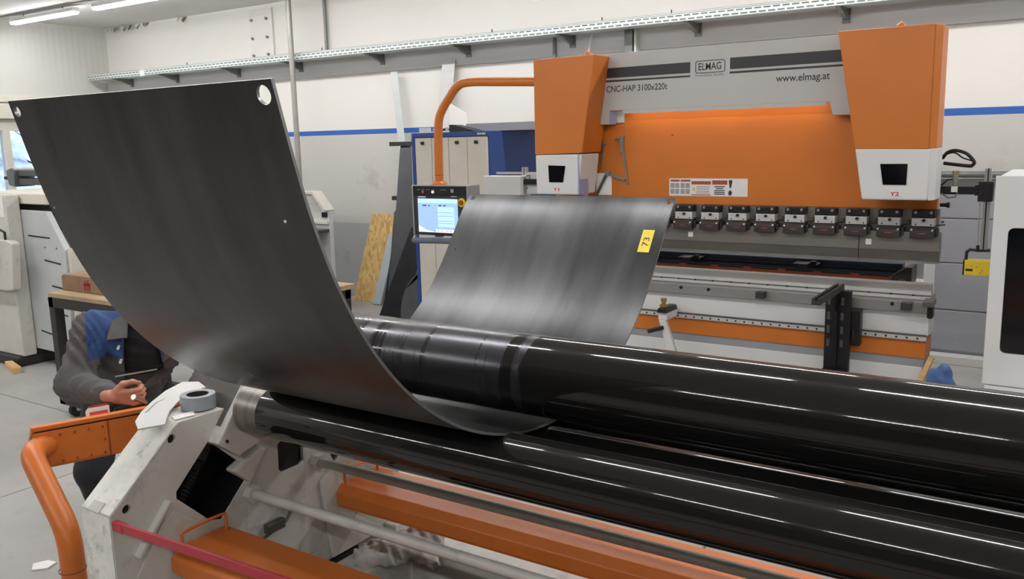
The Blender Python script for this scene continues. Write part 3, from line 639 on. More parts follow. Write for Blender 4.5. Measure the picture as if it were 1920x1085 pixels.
for i in range(-4, 9):
    if i == 0: continue
    copy_tree(c0, pb, (.2*i, 0, 0))
# punch in two lengths
pun = [(6.0, 1.405), (6.075, 1.405), (6.075, 1.25), (6.045, 1.205), (6.035, 1.205), (6.01, 1.225), (6.005, 1.280), (6.0, 1.285)]
for x0, x1 in ((-3.6, -1.262), (-1.258, -.778)):
    p = PR('punch', pun, 'x', x0, x1, 'tool_steel', pb, .003)
    PR('punch_bevel', [(6.0015, 1.282), (5.999, 1.282), (6.003, 1.222), (6.0065, 1.222)], 'x', x0, x1, 'steel_dark', p)
    PR('punch_edge', [(6.005, 1.222), (6.002, 1.222), (6.030, 1.205), (6.036, 1.203)], 'x', x0, x1, 'steel', p)
for x in (-2.43, -1.20): BX('size_sticker', (x-.018, 5.9975, 1.315), (x+.018, 6.0, 1.352), 'decal_white', pb)
# back gauge
bg = BX('gauge_beam', (-3.5, 6.56, 1.060), (-1.08, 6.66, 1.118), 'rail_blue', pb, .004)
BX('gauge_rail', (-3.5, 6.53, 1.058), (-1.10, 6.56, 1.078), 'black_metal', bg); BX('gauge_rail', (-3.5, 6.51, 1.044), (-1.10, 6.55, 1.056), 'rail_blue', bg)
tb_ = BX('gauge_channel', (-3.5, 6.50, .965), (-1.10, 6.55, 1.040), 'orange_dark', pb)
for i in range(9): BX('slot', (-3.45+.262*i, 6.496, 1.030), (-3.45+.262*i+.20, 6.501, 1.041), 'shade_black', tb_)
PR('gauge_bracket', [(-1.13, .96), (-1.00, .96), (-1.00, 1.11), (-1.04, 1.11), (-1.13, 1.05)], 'y', 6.46, 6.66, 'clamp_brown', pb, .005)
CY('gauge_roller', (-1.06, 6.46, 1.01), (-1.06, 6.445, 1.01), .02, 'steel_dark', pb)
for x in (-2.62, -1.72):
    f = BX('gauge_finger', (x-.09, 6.42, 1.082), (x+.09, 6.60, 1.10), 'black_metal', pb, .006); BX('finger_tip', (x-.02, 6.34, 1.085), (x+.04, 6.46, 1.11), 'black_metal', f, .004); CY('finger_pivot', (x+.06, 6.44, 1.09), (x+.06, 6.44, 1.12), .022, 'black_metal', f)
for x in (-1.10, -1.05): BX('rear_post', (x-.012, 7.22, 0), (x+.012, 7.26, 1.25), 'cream', pb)
# lower beam: table, die rail, front panels
tx0, tx1 = -3.85, -.806
PR('die_block', [(5.985, 1.0), (6.035, 1.0), (6.035, 1.075), (6.03, 1.082), (5.99, 1.082), (5.985, 1.075)], 'x', tx0, tx1, 'steel_rail', pb, .002)
PR('die_rail', [(5.955, 1.012), (5.985, 1.012), (5.985, 1.03), (5.955, 1.03)], 'x', tx0, tx1, 'bright_alu', pb)
PR('die_rail', [(5.935, .985), (5.985, .985), (5.985, 1.004), (5.935, 1.004)], 'x', tx0, tx1, 'bright_alu', pb)
bmw = PR('table_beam', [(5.90, .905), (6.16, .905), (6.16, 1.0), (5.985, 1.0), (5.985, .982), (5.912, .982), (5.90, .975)], 'x', tx0, tx1, 'table_steel', pb, .003)
for i in range(22): CY('dowel', (-3.7+.133*i, 5.955, 1.008), (-3.7+.133*i, 5.945, 1.008), .006, 'black_metal', bmw, 6)
for x in (-2.46, -2.25, -1.86, -1.46, -1.02): CY('bolt', (x, 5.90, .952), (x, 5.895, .952), .012, 'black_metal', bmw, 10)
for x in (-1.86, -.93): BX('stop_block', (x-.03, 5.84, .925), (x+.03, 5.90, .975), 'clamp_brown', bmw, .004)
BX('maker_plate', (-1.80, 5.952, .988), (-1.70, 5.957, 1.000), 'black_metal', bmw)
BX('end_stop', (-.83, 5.80, .965), (-.77, 5.95, 1.0), 'steel_dark', pb, .004); BX('end_stop_pad', (-.81, 5.86, .88), (-.775, 5.93, .965), 'black_metal', pb, .01)
BX('front_panel', (tx0, 5.94, .755), (tx1, 6.16, .905), 'machine_white', pb, .003)
rl = BX('linear_rail', (tx0, 5.912, .722), (-.812, 5.94, .758), 'bright_alu', pb, .004)
BX('rail_groove', (tx0, 5.909, .752), (-.812, 5.93, .762), 'steel_dark', rl)
for i in range(48): CY('rail_bolt', (-3.8+.0625*i, 5.912, .737), (-3.8+.0625*i, 5.9105, .737), .007, 'black_metal', rl, 8)
BX('orange_band', (tx0, 5.935, .604), (-.815, 6.16, .722), 'orange', pb, .002)
BX('grey_band', (tx0, 5.945, .545), (-.82, 6.16, .604), 'door_grey', pb)
BX('apron', (tx0, 5.940, .04), (-.83, 6.16, .545), 'machine_white', pb, .003)
# black sheet support with slotted arm
ss = thing('sheet_support', (-1.33, 5.7, .5), 'black front sheet support with slotted arm clipped to the press rail', 'sheet support')
sa = MB()
sa.box((-1.356, 5.24, 1.03), (-1.302, 5.84, 1.055)).box((-1.356, 5.24, 1.055), (-1.337, 5.84, 1.07)).box((-1.321, 5.24, 1.055), (-1.302, 5.84, 1.07))
sa.build('slotted_arm', 'frame_dark', ss, .003)
PR('arm_web', [(5.84, .50), (5.84, 1.03), (5.60, 1.03), (5.76, .90), (5.785, .50)], 'x', -1.336, -1.324, 'black_metal', ss, .003)
BX('face_plate', (-1.41, 5.80, .50), (-1.25, 5.84, 1.03), 'black_metal', ss, .006)
BX('slide_block', (-1.30, 5.83, .665), (-1.195, 5.905, .905), 'black_metal', ss, .006)
CY('clamp_knob', (-1.235, 5.83, .72), (-1.235, 5.83, .78), .014, 'black_rubber', ss, 10)
for z in (.96, .86, .77, .68):
    for x in (-1.385, -1.30): BX('slot', (x-.009, 5.796, z-.025), (x+.009, 5.801, z+.025), 'steel_dark', ss)
BX('foot_plate', (-1.41, 5.70, .49), (-1.25, 5.84, .505), 'black_metal', ss, .003)
# white sheet support at the left
s2 = thing('sheet_support', (-2.52, 5.7, .45), 'slim white sheet support with brass knob beside the bright curved sheet', 'sheet support')
BX('slide_block', (-2.56, 5.72, .735), (-2.49, 5.91, .79), 'machine_white', s2, .006)
PR('clamp_jaw', [(-2.565, .79), (-2.485, .79), (-2.495, .825), (-2.552, .825)], 'y', 5.70, 5.90, 'black_metal', s2, .005)
MB().lathe([(0, .82), (.022, .82), (.03, .835), (.03, .845), (.016, .85), (.016, .868), (.022, .87), (.022, .89), (0, .892)], 14, (-2.525, 5.74, 0)).build('brass_knob', 'brass', s2, smooth=True)
PR('arm_blade', [(-2.552, .735), (-2.50, .735), (-2.415, .50), (-2.38, .40), (-2.47, .40), (-2.49, .53)], 'y', 5.71, 5.75, 'machine_white', s2, .005)
MB().bar((-2.63, 5.70, .645), (-2.51, 5.70, .685), .03, .03).build('handle', 'black_rubber', s2, .008)
# light-guard arm on the right
lg = thing('laser_guard', (-.54, 6.05, 1.15), 'upright aluminium profile with yellow laser guard box right of the press', 'safety guard')
BX('arm', (-.80, 6.04, 1.645), (-.60, 6.08, 1.695), 'black_metal', lg, .004)
BX('slide', (-.585, 6.0, 1.605), (-.505, 6.09, 1.728), 'black_metal', lg, .006); BX('slide_flange', (-.605, 6.02, 1.64), (-.585, 6.09, 1.705), 'black_metal', lg, .003)
ap = MB().box((-.556, 6.02, 1.31), (-.540, 6.06, 1.806)).box((-.534, 6.02, 1.31), (-.518, 6.06, 1.806)).box((-.54, 6.035, 1.31), (-.534, 6.06, 1.806))
ap.build('aluminium_profile', 'aluminium', lg, .002); BX('groove_shade', (-.541, 6.034, 1.31), (-.533, 6.036, 1.806), 'shade_black', lg)
CY('scale_rod', (-.572, 6.03, 1.32), (-.572, 6.03, 1.60), .004, 'aluminium', lg, 8)
MB().tube([(-.50, 6.04, 1.305), (-.57, 6.04, 1.302), (-.61, 6.04, 1.306), (-.628, 6.04, 1.29), (-.630, 6.04, 1.24)], .010, 8).build('bracket', 'black_metal', lg, smooth=True)
CY('thumb_screw', (-.568, 6.03, 1.30), (-.568, 6.03, 1.335), .010, 'black_rubber', lg, 10)
yb = BX('guard_box', (-.638, 6.0, 1.150), (-.455, 6.10, 1.242), 'yellow', lg, .004); BX('box_edge', (-.641, 6.0, 1.150), (-.632, 6.10, 1.242), 'black_metal', yb); BX('box_mark', (-.625, 5.9985, 1.176), (-.585, 6.0, 1.190), 'decal_black', yb)
for q in ((-.57, 1.20), (-.54, 1.18), (-.60, 1.205), (-.55, 1.165)): BX('box_print', (q[0], 5.9985, q[1]), (q[0]+.012, 6.0, q[1]+.006), 'decal_grey', yb)
CY('valve', (-.715, 6.03, 1.70), (-.715, 6.03, 1.775), .016, 'steel', lg, 12); BX('valve_block', (-.735, 6.01, 1.66), (-.70, 6.04, 1.695), 'decal_white', lg, .003); CY('valve_cap', (-.715, 6.03, 1.775), (-.715, 6.03, 1.79), .020, 'brass', lg, 12)
MB().tube([(-.70, 6.03, 1.66), (-.71, 6.02, 1.63), (-.75, 6.02, 1.625), (-.79, 6.04, 1.65)], .005, 8).build('air_hose', 'galv_dark', lg, smooth=True); MB().tube([(-.73, 6.03, 1.74), (-.76, 6.03, 1.735), (-.795, 6.04, 1.70)], .005, 8).build('air_hose', 'black_rubber', lg, smooth=True)
def arc3(pts, n=6):
    P = [Vector(p) for p in pts]; out = []
    for i in range(len(P)-1):
        a, b, c, d = P[max(i-1, 0)], P[i], P[i+1], P[min(i+2, len(P)-1)]
        for k in range(n):
            t = k/n; out.append(.5*((2*b)+(c-a)*t+(2*a-5*b+4*c-d)*t*t+(3*b-a-3*c+d)*t**3))
    return out+[P[-1]]
MB().tube(arc3([(-.81, 6.15, 1.865), (-.78, 6.12, 1.90), (-.73, 6.1, 1.913), (-.67, 6.1, 1.893), (-.627, 6.1, 1.845), (-.635, 6.1, 1.822), (-.66, 6.1, 1.818), (-.80, 6.15, 1.833)]), .011, 10).build('hose_loop', 'black_rubber', pb, smooth=True)
MB().tube(arc3([(-.80, 6.14, 1.885), (-.74, 6.1, 1.90), (-.69, 6.1, 1.868), (-.64, 6.1, 1.85)]), .005, 8).build('hose_loop', 'black_rubber', pb, smooth=True)
MB().lathe([(0, 0), (.012, 0), (.012, .03), (.018, .045), (.018, .055), (0, .055)], 12, (-.80, 6.08, 1.575), 'x').build('locking_knob', 'black_metal', pb, smooth=True)
# left light-guard with white housing
lh = thing('laser_guard', (-4.2, 6.3, 1.2), 'white laser guard housing with aluminium profile left of the press', 'safety guard')
BX('housing', (-4.49, 6.30, 1.15), (-4.10, 6.42, 1.735), 'machine_white', lh, .006); BX('housing_side', (-4.10, 6.30, 1.15), (-4.075, 6.42, 1.735), 'machine_grey', lh, .004)
BX('aluminium_profile', (-4.17, 6.43, 1.5), (-4.15, 6.46, 1.805), 'aluminium', lh, .002); BX('aluminium_profile', (-4.142, 6.43, 1.5), (-4.12, 6.46, 1.805), 'aluminium', lh, .002)
BX('arm', (-4.07, 6.30, 1.665), (-3.72, 6.34, 1.71), 'black_metal', lh, .003); BX('bracket_plate', (-4.07, 6.34, 1.58), (-3.72, 6.36, 1.76), 'galvanised', lh, .003); BX('rail', (-4.45, 6.44, 1.745), (-3.72, 6.46, 1.765), 'aluminium', lh)
for q in ((-4.05, 1.735), (-4.03, 1.715), (-4.03, 1.735), (-4.06, 1.63)): CY('screw', (q[0], 6.34, q[1]), (q[0], 6.335, q[1]), .006, 'black_metal', lh, 8)
# operator panel on its swing arm
pth = arc3([(-3.58, 5.85, 2.478), (-4.0, 5.85, 2.50), (-4.28, 5.85, 2.512), (-4.40, 5.85, 2.488), (-4.49, 5.85, 2.40), (-4.575, 5.85, 2.295), (-4.612, 5.85, 2.20), (-4.625, 5.85, 2.0), (-4.630, 5.85, 1.70)], 5)
arm = MB().tube(pth, .036, 16).build('swing_arm', 'orange', pb, smooth=True)
MB().lathe([(0, 1.672), (.068, 1.672), (.068, 1.695), (.045, 1.715), (0, 1.715)], 20, (-4.63, 5.85, 0)).build('swivel_flange', 'orange', arm, smooth=True)
MB().lathe([(.030, 1.76), (.0375, 1.76), (.0375, 1.766), (.030, 1.766)], 20, (-4.63, 5.85, 0)).build('swivel_joint', 'orange_dark', arm)
cp = BX('operator_panel', (-4.83, 5.745, 1.262), (-4.26, 5.90, 1.676), 'frame_dark', pb, .008)
BX('panel_header', (-4.822, 5.742, 1.595), (-4.268, 5.746, 1.672), 'black_metal', cp); BX('panel_edge', (-4.842, 5.735, 1.255), (-4.828, 5.91, 1.682), 'aluminium', cp, .003); BX('panel_edge', (-4.264, 5.735, 1.255), (-4.252, 5.91, 1.682), 'aluminium', cp, .003); BX('panel_edge', (-4.84, 5.74, 1.676), (-4.256, 5.91, 1.684), 'aluminium', cp)
sc = BX('screen', (-4.785, 5.741, 1.288), (-4.362, 5.746, 1.572), 'pcb_screen', cp)
BX('screen_area', (-4.782, 5.7395, 1.535), (-4.365, 5.741, 1.570), 'screen_cyan', sc); BX('screen_area', (-4.57, 5.7395, 1.335), (-4.40, 5.741, 1.505), 'screen_cyan', sc)
PR('screen_area', [(-4.782, 1.290), (-4.60, 1.290), (-4.70, 1.305), (-4.782, 1.345)], 'y', 5.7395, 5.741, 'screen_white', sc); BX('screen_area', (-4.60, 5.7395, 1.290), (-4.365, 5.741, 1.315), 'screen_white', sc)
for z in (1.365, 1.385, 1.425, 1.455): BX('screen_line', (-4.56, 5.739, z), (-4.41, 5.7398, z+.004), 'screen_line', sc)
for q in ((-4.735, -4.69), (-4.67, -4.655), (-4.56, -4.53), (-4.51, -4.485)): BX('screen_line', (q[0], 5.739, 1.51), (q[1], 5.7398, 1.519), 'decal_black', sc)
for x in (-4.62, -4.58, -4.54, -4.49, -4.45, -4.40): BX('screen_line', (x, 5.739, 1.298), (x+.02, 5.7394, 1.306), 'screen_line', sc)
BX('panel_lettering', (-4.78, 5.742, 1.580), (-4.70, 5.7455, 1.590), 'decal_white', cp); BX('panel_lettering', (-4.43, 5.742, 1.590), (-4.37, 5.7455, 1.598), 'decal_white', cp)
for x, m in ((-4.72, 'lamp_red'), (-4.615, 'screen_white')): CY('button', (x, 5.742, 1.628), (x, 5.732, 1.628), .011, m, cp, 12)
for x in (-4.77, -4.72, -4.67, -4.615, -4.52, -4.49): BX('button_mark', (x-.015, 5.7405, 1.645), (x+.012, 5.742, 1.649), 'decal_grey', cp)
BX('key_switch', (-4.425, 5.735, 1.625), (-4.395, 5.742, 1.653), 'decal_grey', cp)
MB().lathe([(0, 5.728), (.036, 5.728), (.036, 5.743), (0, 5.743)], 20, (-4.312, 0, 1.545), 'y').build('stop_ring', 'yellow', cp, smooth=True); CY('stop_button', (-4.312, 5.73, 1.545), (-4.312, 5.71, 1.545), .020, 'orange_dark', cp, 14)
CY('selector', (-4.315, 5.742, 1.445), (-4.315, 5.722, 1.445), .014, 'black_rubber', cp, 10)
BX('usb_port', (-4.66, 5.80, 1.240), (-4.60, 5.85, 1.262), 'decal_grey', cp)
MB().tube([(-4.78, 5.72, 1.215), (-4.60, 5.72, 1.222), (-4.30, 5.72, 1.228)], .026, 14).build('foam_handle', 'foam_grey', cp, smooth=True); CY('handle_end', (-4.835, 5.72, 1.214), (-4.78, 5.72, 1.216), .024, 'foam_grey', cp); CY('handle_mount', (-4.835, 5.72, 1.214), (-4.835, 5.80, 1.30), .012, 'aluminium', cp, 8)
# measuring tools stuck to the ram
def flat(pts, y0, y1, m, name, par): return PR(name, pts, 'y', y0, y1, m, par, .0015)
t1 = thing('caliper', (-3.18, 6.04, 1.80), 'small steel caliper hanging on the orange ram', 'caliper')
flat([(-3.185, 1.80), (-3.175, 1.80), (-3.168, 1.96), (-3.180, 1.96)], 6.040, 6.0495, 'steel', 'beam', t1); flat([(-3.187, 1.94), (-3.160, 1.94), (-3.157, 1.985), (-3.160, 2.01), (-3.172, 2.015), (-3.20, 1.998), (-3.178, 1.99)], 6.034, 6.0495, 'steel', 'slide', t1); flat([(-3.16, 2.0), (-3.145, 1.995), (-3.15, 1.985), (-3.16, 1.985)], 6.036, 6.0495, 'galv_dark', 'jaw', t1)
t2 = thing('caliper', (-2.99, 6.04, 1.68), 'long steel caliper with jaw hanging right of the small one', 'caliper')
flat([(-2.966, 1.685), (-2.950, 1.685), (-2.992, 1.96), (-3.012, 1.96)], 6.040, 6.0495, 'steel', 'beam', t2); flat([(-3.017, 1.93), (-2.988, 1.93), (-2.990, 2.04), (-2.985, 2.058), (-3.010, 2.055), (-3.022, 2.02)], 6.030, 6.0495, 'steel', 'slide', t2)
flat([(-3.022, 2.045), (-3.065, 2.035), (-3.068, 2.026), (-3.022, 2.028)], 6.036, 6.0495, 'steel', 'jaw', t2); flat([(-3.022, 2.022), (-3.062, 2.016), (-3.045, 2.006), (-3.018, 2.010)], 6.036, 6.0495, 'galv_dark', 'jaw', t2)
t3 = thing('protractor', (-3.1, 6.03, 1.60), 'folding steel angle gauge hanging over the white note', 'gauge')
MB().bar((-3.125, 6.040, 1.770), (-2.982, 6.040, 1.722), .012, .022).build('leg', 'steel', t3, .002); MB().bar((-3.135, 6.035, 1.765), (-3.228, 6.035, 1.600), .010, .022, (0, 0, 1)).build('leg', 'steel_dark', t3, .002); CY('pivot', (-3.125, 6.046, 1.772), (-3.125, 6.022, 1.772), .020, 'steel', t3)
tag(BX('note', (-3.232, 6.046, 1.605), (-3.098, 6.0495, 1.772), 'paper', None), 'blank white note fixed low on the orange ram', 'note')

# ================================================================== RIGHT: white machine enclosure, plank, bag
we = thing('machine_enclosure', (0, 5.7, 0), 'white machine enclosure with dark window cut off at the right edge', 'machine')
fr_ = MB().prism_holes([(-.452, .602), (.9, .602), (.9, 1.785), (-.452, 1.785)], [rrect(-.375, .79, .6, 1.50, .03)], 'y', 5.5, 5.53)
fr_.build('front_panel', 'machine_white', we, .003)
BX('window_pane', (-.39, 5.52, .77), (.62, 5.535, 1.52), 'window_black', we)
BX('carcass', (-.448, 5.535, .575), (.9, 6.5, 1.78), 'machine_white', we, .01)
BX('plinth', (-.38, 5.60, 0), (.85, 6.45, .575), 'machine_grey', we)
PR('ledge', [(-.40, 5.20), (.9, 5.16), (.9, 5.495), (-.44, 5.495)], 'z', .585, .600, 'decal_white', we, .003)
for x in (-.40, .8): BX('ledge_leg', (x+.03, 5.24, 0), (x+.08, 5.29, .572), 'machine_grey', we)
tag(MB().bar((-.982, 5.82, .012), (-.772, 5.90, .63), .032, .045, (0, -1, .2)).build('timber_batten', 'wood', None, .003), 'pale timber batten leaning at the right end of the press', 'batten')
bgm = sdf_mesh([((-.80, 6.42, .10), (-.79, 6.42, .32), .11, .10), ((-.80, 6.42, .32), (-.755, 6.42, .42), .09, .05), ((-.84, 6.42, .068), (-.72, 6.42, .072), .06, .065)], .02, .05, noise=lambda g: .012*np.sin(g[..., 0]*60+g[..., 2]*35)*np.cos(g[..., 2]*50))
tag(bgm.build('plastic_bag', 'bag_blue', None, smooth=True, ang=3), 'crumpled blue plastic bag beside the timber batten', 'bag')

# ================================================================== PLATE ROLLING MACHINE
XF, XB = -2.60, -2.80          # inner and outer face of the left side frame
XE = .62                       # right-hand end of the rolls, outside the picture
UP, BT, SF, SR = (2.262, 1.311, .128), (2.27, 1.045, .100), (2.038, 1.096, .0945), (2.502, 1.082, .0945)
rm = thing('plate_roller', (-1.0, 2.27, 0), 'white and orange plate rolling machine with long oily black rolls', 'rolling machine')
# --- roll materials
def roll_mat(name, band):
    m = bpy.data.materials.new(name); m.use_nodes = True; N, L = m.node_tree.nodes, m.node_tree.links; b = N['Principled BSDF']
    tc = N.new('ShaderNodeTexCoord'); sp = N.new('ShaderNodeSeparateXYZ'); L.new(tc.outputs['Object'], sp.inputs[0])
    # streaks running around the roll: noise stretched across the axis
    mp = N.new('ShaderNodeMapping'); mp.inputs['Scale'].default_value = (14, .5, .5); L.new(tc.outputs['Object'], mp.inputs[0])
    n = N.new('ShaderNodeTexNoise'); n.inputs['Scale'].default_value = 1.0; n.inputs['Detail'].default_value = 8; n.inputs['Roughness'].default_value = .65; L.new(mp.outputs[0], n.inputs[0])
    n2 = N.new('ShaderNodeTexNoise'); n2.inputs['Scale'].default_value = 9; n2.inputs['Detail'].default_value = 5; L.new(tc.outputs['Object'], n2.inputs[0])
    ed = N.new('ShaderNodeMath'); ed.operation = 'MULTIPLY_ADD'; L.new(n2.outputs['Fac'], ed.inputs[0]); ed.inputs[1].default_value = .06; L.new(sp.outputs[0], ed.inputs[2])
    lt = N.new('ShaderNodeMath'); lt.operation = 'LESS_THAN'; L.new(ed.outputs[0], lt.inputs[0]); lt.inputs[1].default_value = band+.03
    st = N.new('ShaderNodeMapRange'); st.inputs[1].default_value = .42; st.inputs[2].default_value = .50; L.new(n.outputs['Fac'], st.inputs[0])
    dry = N.new('ShaderNodeMath'); dry.operation = 'MULTIPLY'; L.new(lt.outputs[0], dry.inputs[0]); L.new(st.outputs[0], dry.inputs[1])
    c = N.new('ShaderNodeMix'); c.data_type = 'RGBA'; L.new(dry.outputs[0], c.inputs[0]); c.inputs[6].default_value = (*lin((30, 29, 28)), 1); c.inputs[7].default_value = (*lin((86, 86, 90)), 1); L.new(c.outputs[2], b.inputs['Base Color'])
    r = N.new('ShaderNodeMapRange'); L.new(dry.outputs[0], r.inputs[0]); r.inputs[3].default_value = .065; r.inputs[4].default_value = .26; L.new(r.outputs[0], b.inputs['Roughness'])
    mt = N.new('ShaderNodeMapRange'); L.new(dry.outputs[0], mt.inputs[0]); mt.inputs[3].default_value = .05; mt.inputs[4].default_value = .75; L.new(mt.outputs[0], b.inputs['Metallic'])
    n4 = N.new('ShaderNodeTexNoise'); n4.inputs['Scale'].default_value = 160; n4.inputs['Detail'].default_value = 3; L.new(tc.outputs['Object'], n4.inputs[0])
    bp = N.new('ShaderNodeBump'); bp.inputs['Strength'].default_value = .012; bp.inputs['Distance'].default_value = .003; L.new(n4.outputs['Fac'], bp.inputs['Height']); L.new(bp.outputs[0], b.inputs['Normal'])
    MATS[name] = m
roll_mat('roll_upper', -.41)   # object x: the roll's origin sits at x = -1.0
roll_mat('roll_oily', -9.0)
mat('roll_bare', (142, 136, 129), .38, metal=.75, var=.22, vscale=6, stretch=(10, .6, .6))
def roll(name, c, m, x0=-2.53):
    # x0: bare journal, black working surface from -2.41 on
    y, z, r = c
    g = MB().lathe([(0, -2.41), (r-.002, -2.41), (r, -2.406), (r, XE-.14), (r-.002, XE-.136), (0, XE-.136)], 96, (0, y, z), 'x').build(name, m, rm, smooth=True, base=None)
    g.name = name
    MB().lathe([(0, x0), (r-.005, x0), (r-.001, x0+.004), (r-.001, -2.409), (0, -2.409)], 64, (0, y, z), 'x').build('journal', 'roll_bare', g, smooth=True)
    MB().lathe([(0, XE-.137), (r*.9, XE-.137), (r*.9, XE), (0, XE)], 48, (0, y, z), 'x').build('journal', 'roll_bare', g, smooth=True)
    return g
roll('upper_roll', UP, 'roll_upper'); roll('lower_roll', BT, 'roll_oily'); roll('side_roll', SF, 'roll_oily'); roll('side_roll', SR, 'roll_oily')
# --- side frames
outline = [(1.49, .30), (1.49, .863), (1.774, 1.105), (2.00, 1.100), (2.08, 1.17), (2.12, 1.26), (2.14, 1.50), (2.20, 1.53), (2.34, 1.53), (2.40, 1.50), (2.42, 1.26), (2.46, 1.17), (2.54, 1.10), (2.766, 1.105), (2.90, .60), (2.90, .30)]
slot = [(1.888, 1.001), (2.063, .830), (1.915, .690), (1.867, .703), (1.738, .835), (1.740, .860)]
slot_r = [(2*2.27-a, b) for a, b in slot][::-1]
win = [(2.201, .886), (2.22, .902), (2.328, .851), (2.326, .783), (2.308, .769), (2.216, .768), (2.198, .785)]
tri = [(2.455, .800), (2.556, .760), (2.498, .719)]
def side_frame(xi, xo, full):
    s = 1 if xi > xo else -1
    holes = [slot, win, tri, circle(1.741, 1.053, .016, 14), circle(1.550, .867, .016, 14)] if full else []
    f = MB().prism_holes(outline, holes, 'x', xi, xo+.03*s).build('side_frame', 'roll_white', rm, .004)
    PR('back_shade', [(1.52, .60), (1.52, .85), (1.79, 1.08), (2.6, 1.08), (2.6, .60)], 'x', xo+.03*s, xo, 'shade_black', f)
    if not full: return f
    MB().prism_holes([(2.27+(a-2.27)*1.0, b) for a, b in slot], [[(1.8985+(a-1.8985)*.985, .84+(b-.84)*.985) for a, b in slot]], 'x', XF-.004, XB+.031).build('slot_shade', 'shade_black', f)  # black ring paints the slot's inner walls as if in shade
    for h in holes[1:]: PR('hole_shade', h, 'x', XF-.022, XF-.014, 'shade_black', f)  # black plugs paint the shade inside the holes
    # worn front faces
    MB().add([(XF-.004, 1.4885, .31), (XF-.004, 1.4885, .860), (XB+.034, 1.4885, .860), (XB+.034, 1.4885, .31)], [(0, 1, 2, 3)]).build('front_paint', 'worn_white', f)
    n = Vector((0, -(1.105-.863), 1.774-1.49)).normalized()*.0015
    a, b = Vector((0, 1.492, .8655)), Vector((0, 1.772, 1.1035))
    MB().add([Vector((XF-.004, 0, 0))+a+n, Vector((XF-.004, 0, 0))+b+n, Vector((XB+.034, 0, 0))+b+n, Vector((XB+.034, 0, 0))+a+n], [(0, 1, 2, 3)]).build('chamfer_paint', 'worn_white', f)
    MB().add([(XF-.06, 1.489, .863), (XF-.12, 1.489, .863), (XF-.12, 1.515, .888), (XF-.06, 1.515, .888), (XF-.06, 1.485, .866), (XF-.12, 1.485, .866), (XF-.12, 1.511, .891), (XF-.06, 1.511, .891)], [(0,1,2,3),(4,5,6,7),(0,4,5,1),(1,5,6,2),(2,6,7,3),(3,7,4,0)]).build('weld_patch', 'roll_white', f)
    return f
f0 = side_frame(XF, XB, True); side_frame(XE+.02, XE+.22, False)
# bearing slider in the inclined slot
d = Vector((0, .62, .785)).normalized(); n = Vector((0, -d.z, d.y))
def sl(a, b): return tuple(Vector((0, 1.888, 1.001))+d*a-n*b)[1:]
bl = PR('bearing_block', [sl(-.005, .0), sl(.245, .0), sl(.235, .05), sl(.10, .195), sl(-.005, .115)], 'x', XB+.05, -2.545, 'roll_white', rm, .004)
PR('machined_face', [sl(.06, -.0015), sl(.243, -.0015), sl(.243, .001), sl(.06, .001)], 'x', XB+.055, -2.575, 'steel_dark', bl)
PR('guide_rail', [sl(-.065, .135), sl(.06, .205), sl(.075, .245), sl(-.07, .245)], 'x', XF-.02, -2.565, 'roll_white', rm, .012)
CY('block_bolt', sl(.10, .03)[:0]+(-2.545, *sl(.02, .03)), (-2.540, *sl(.02, .03)), .006, 'black_metal', bl, 8)
# lifting screw with bellows inside the slot
s0 = Vector((XF-.05, 1.80, .83)); 
bw = MB(); prof = []
for i in range(28): prof += [(.020 if i % 2 else .026)]
bw.tube([s0+d*(-.07+.007*i) for i in range(28)], prof, 14); bw.build('bellows', 'black_rubber', rm, smooth=True)
CY('screw_nut', s0+d*.12, s0+d*.20, .024, 'black_rubber', rm)
PR('slot_lip', [(1.880, .690), (1.915, .690), (2.063, .830), (2.045, .838)], 'x', XF-.10, XF-.06, 'black_metal', rm)
# welded ribs and plates on the frame
rb = MB().bar((XF+.008, 1.60, .735), (XF+.008, 1.70, .845), .016, .035, (1, 0, 0)).build('weld_rib', 'roll_white', rm, .004)
MB().bar((XF+.008, 1.565, .690), (XF+.008, 1.60, .735), .016, .035, (1, 0, 0)).build('weld_rib', 'roll_white', rm, .004)
PR('stiffener', [(1.56, .62), (1.665, .765), (1.72, .80), (1.86, .67), (1.985, .56), (2.0, .31), (1.84, .31)], 'x', XF, XF+.006, 'roll_white', rm, .002)
PR('stiffener', [(2.40, .66), (2.475, .72), (2.56, .56), (2.62, .31), (2.44, .31)], 'x', XF, XF+.02, 'roll_white', rm, .006)
PR('stiffener', [(2.10, .95), (2.17, .93), (2.13, .60), (2.02, .60)], 'x', XF, XF+.004, 'roll_white', rm, .001)
# small catch hanging on the frame side
ck = BX('cable_clip', (XF, 2.10, .555), (XF+.03, 2.19, .595), 'steel_dark', rm, .006); MB().tube([(XF+.01, 2.02, .50), (XF+.015, 2.09, .545), (XF+.02, 2.20, .575), (XF+.01, 2.24, .60)], .006, 8).build('wire', 'steel_dark', ck, smooth=True)
# --- tie rods with nuts
for y, z in ((2.050, .742), (2.393, .757)):
    t = CY('tie_rod', (XF+.03, y, z), (XE+.02, y, z), .0195, 'roll_white', rm, 24)
    MB().lathe([(0, XF), (.036, XF), (.036, XF+.035), (0, XF+.035)], 6, (0, y, z), 'x').build('hex_nut', 'roll_white', t, .002)
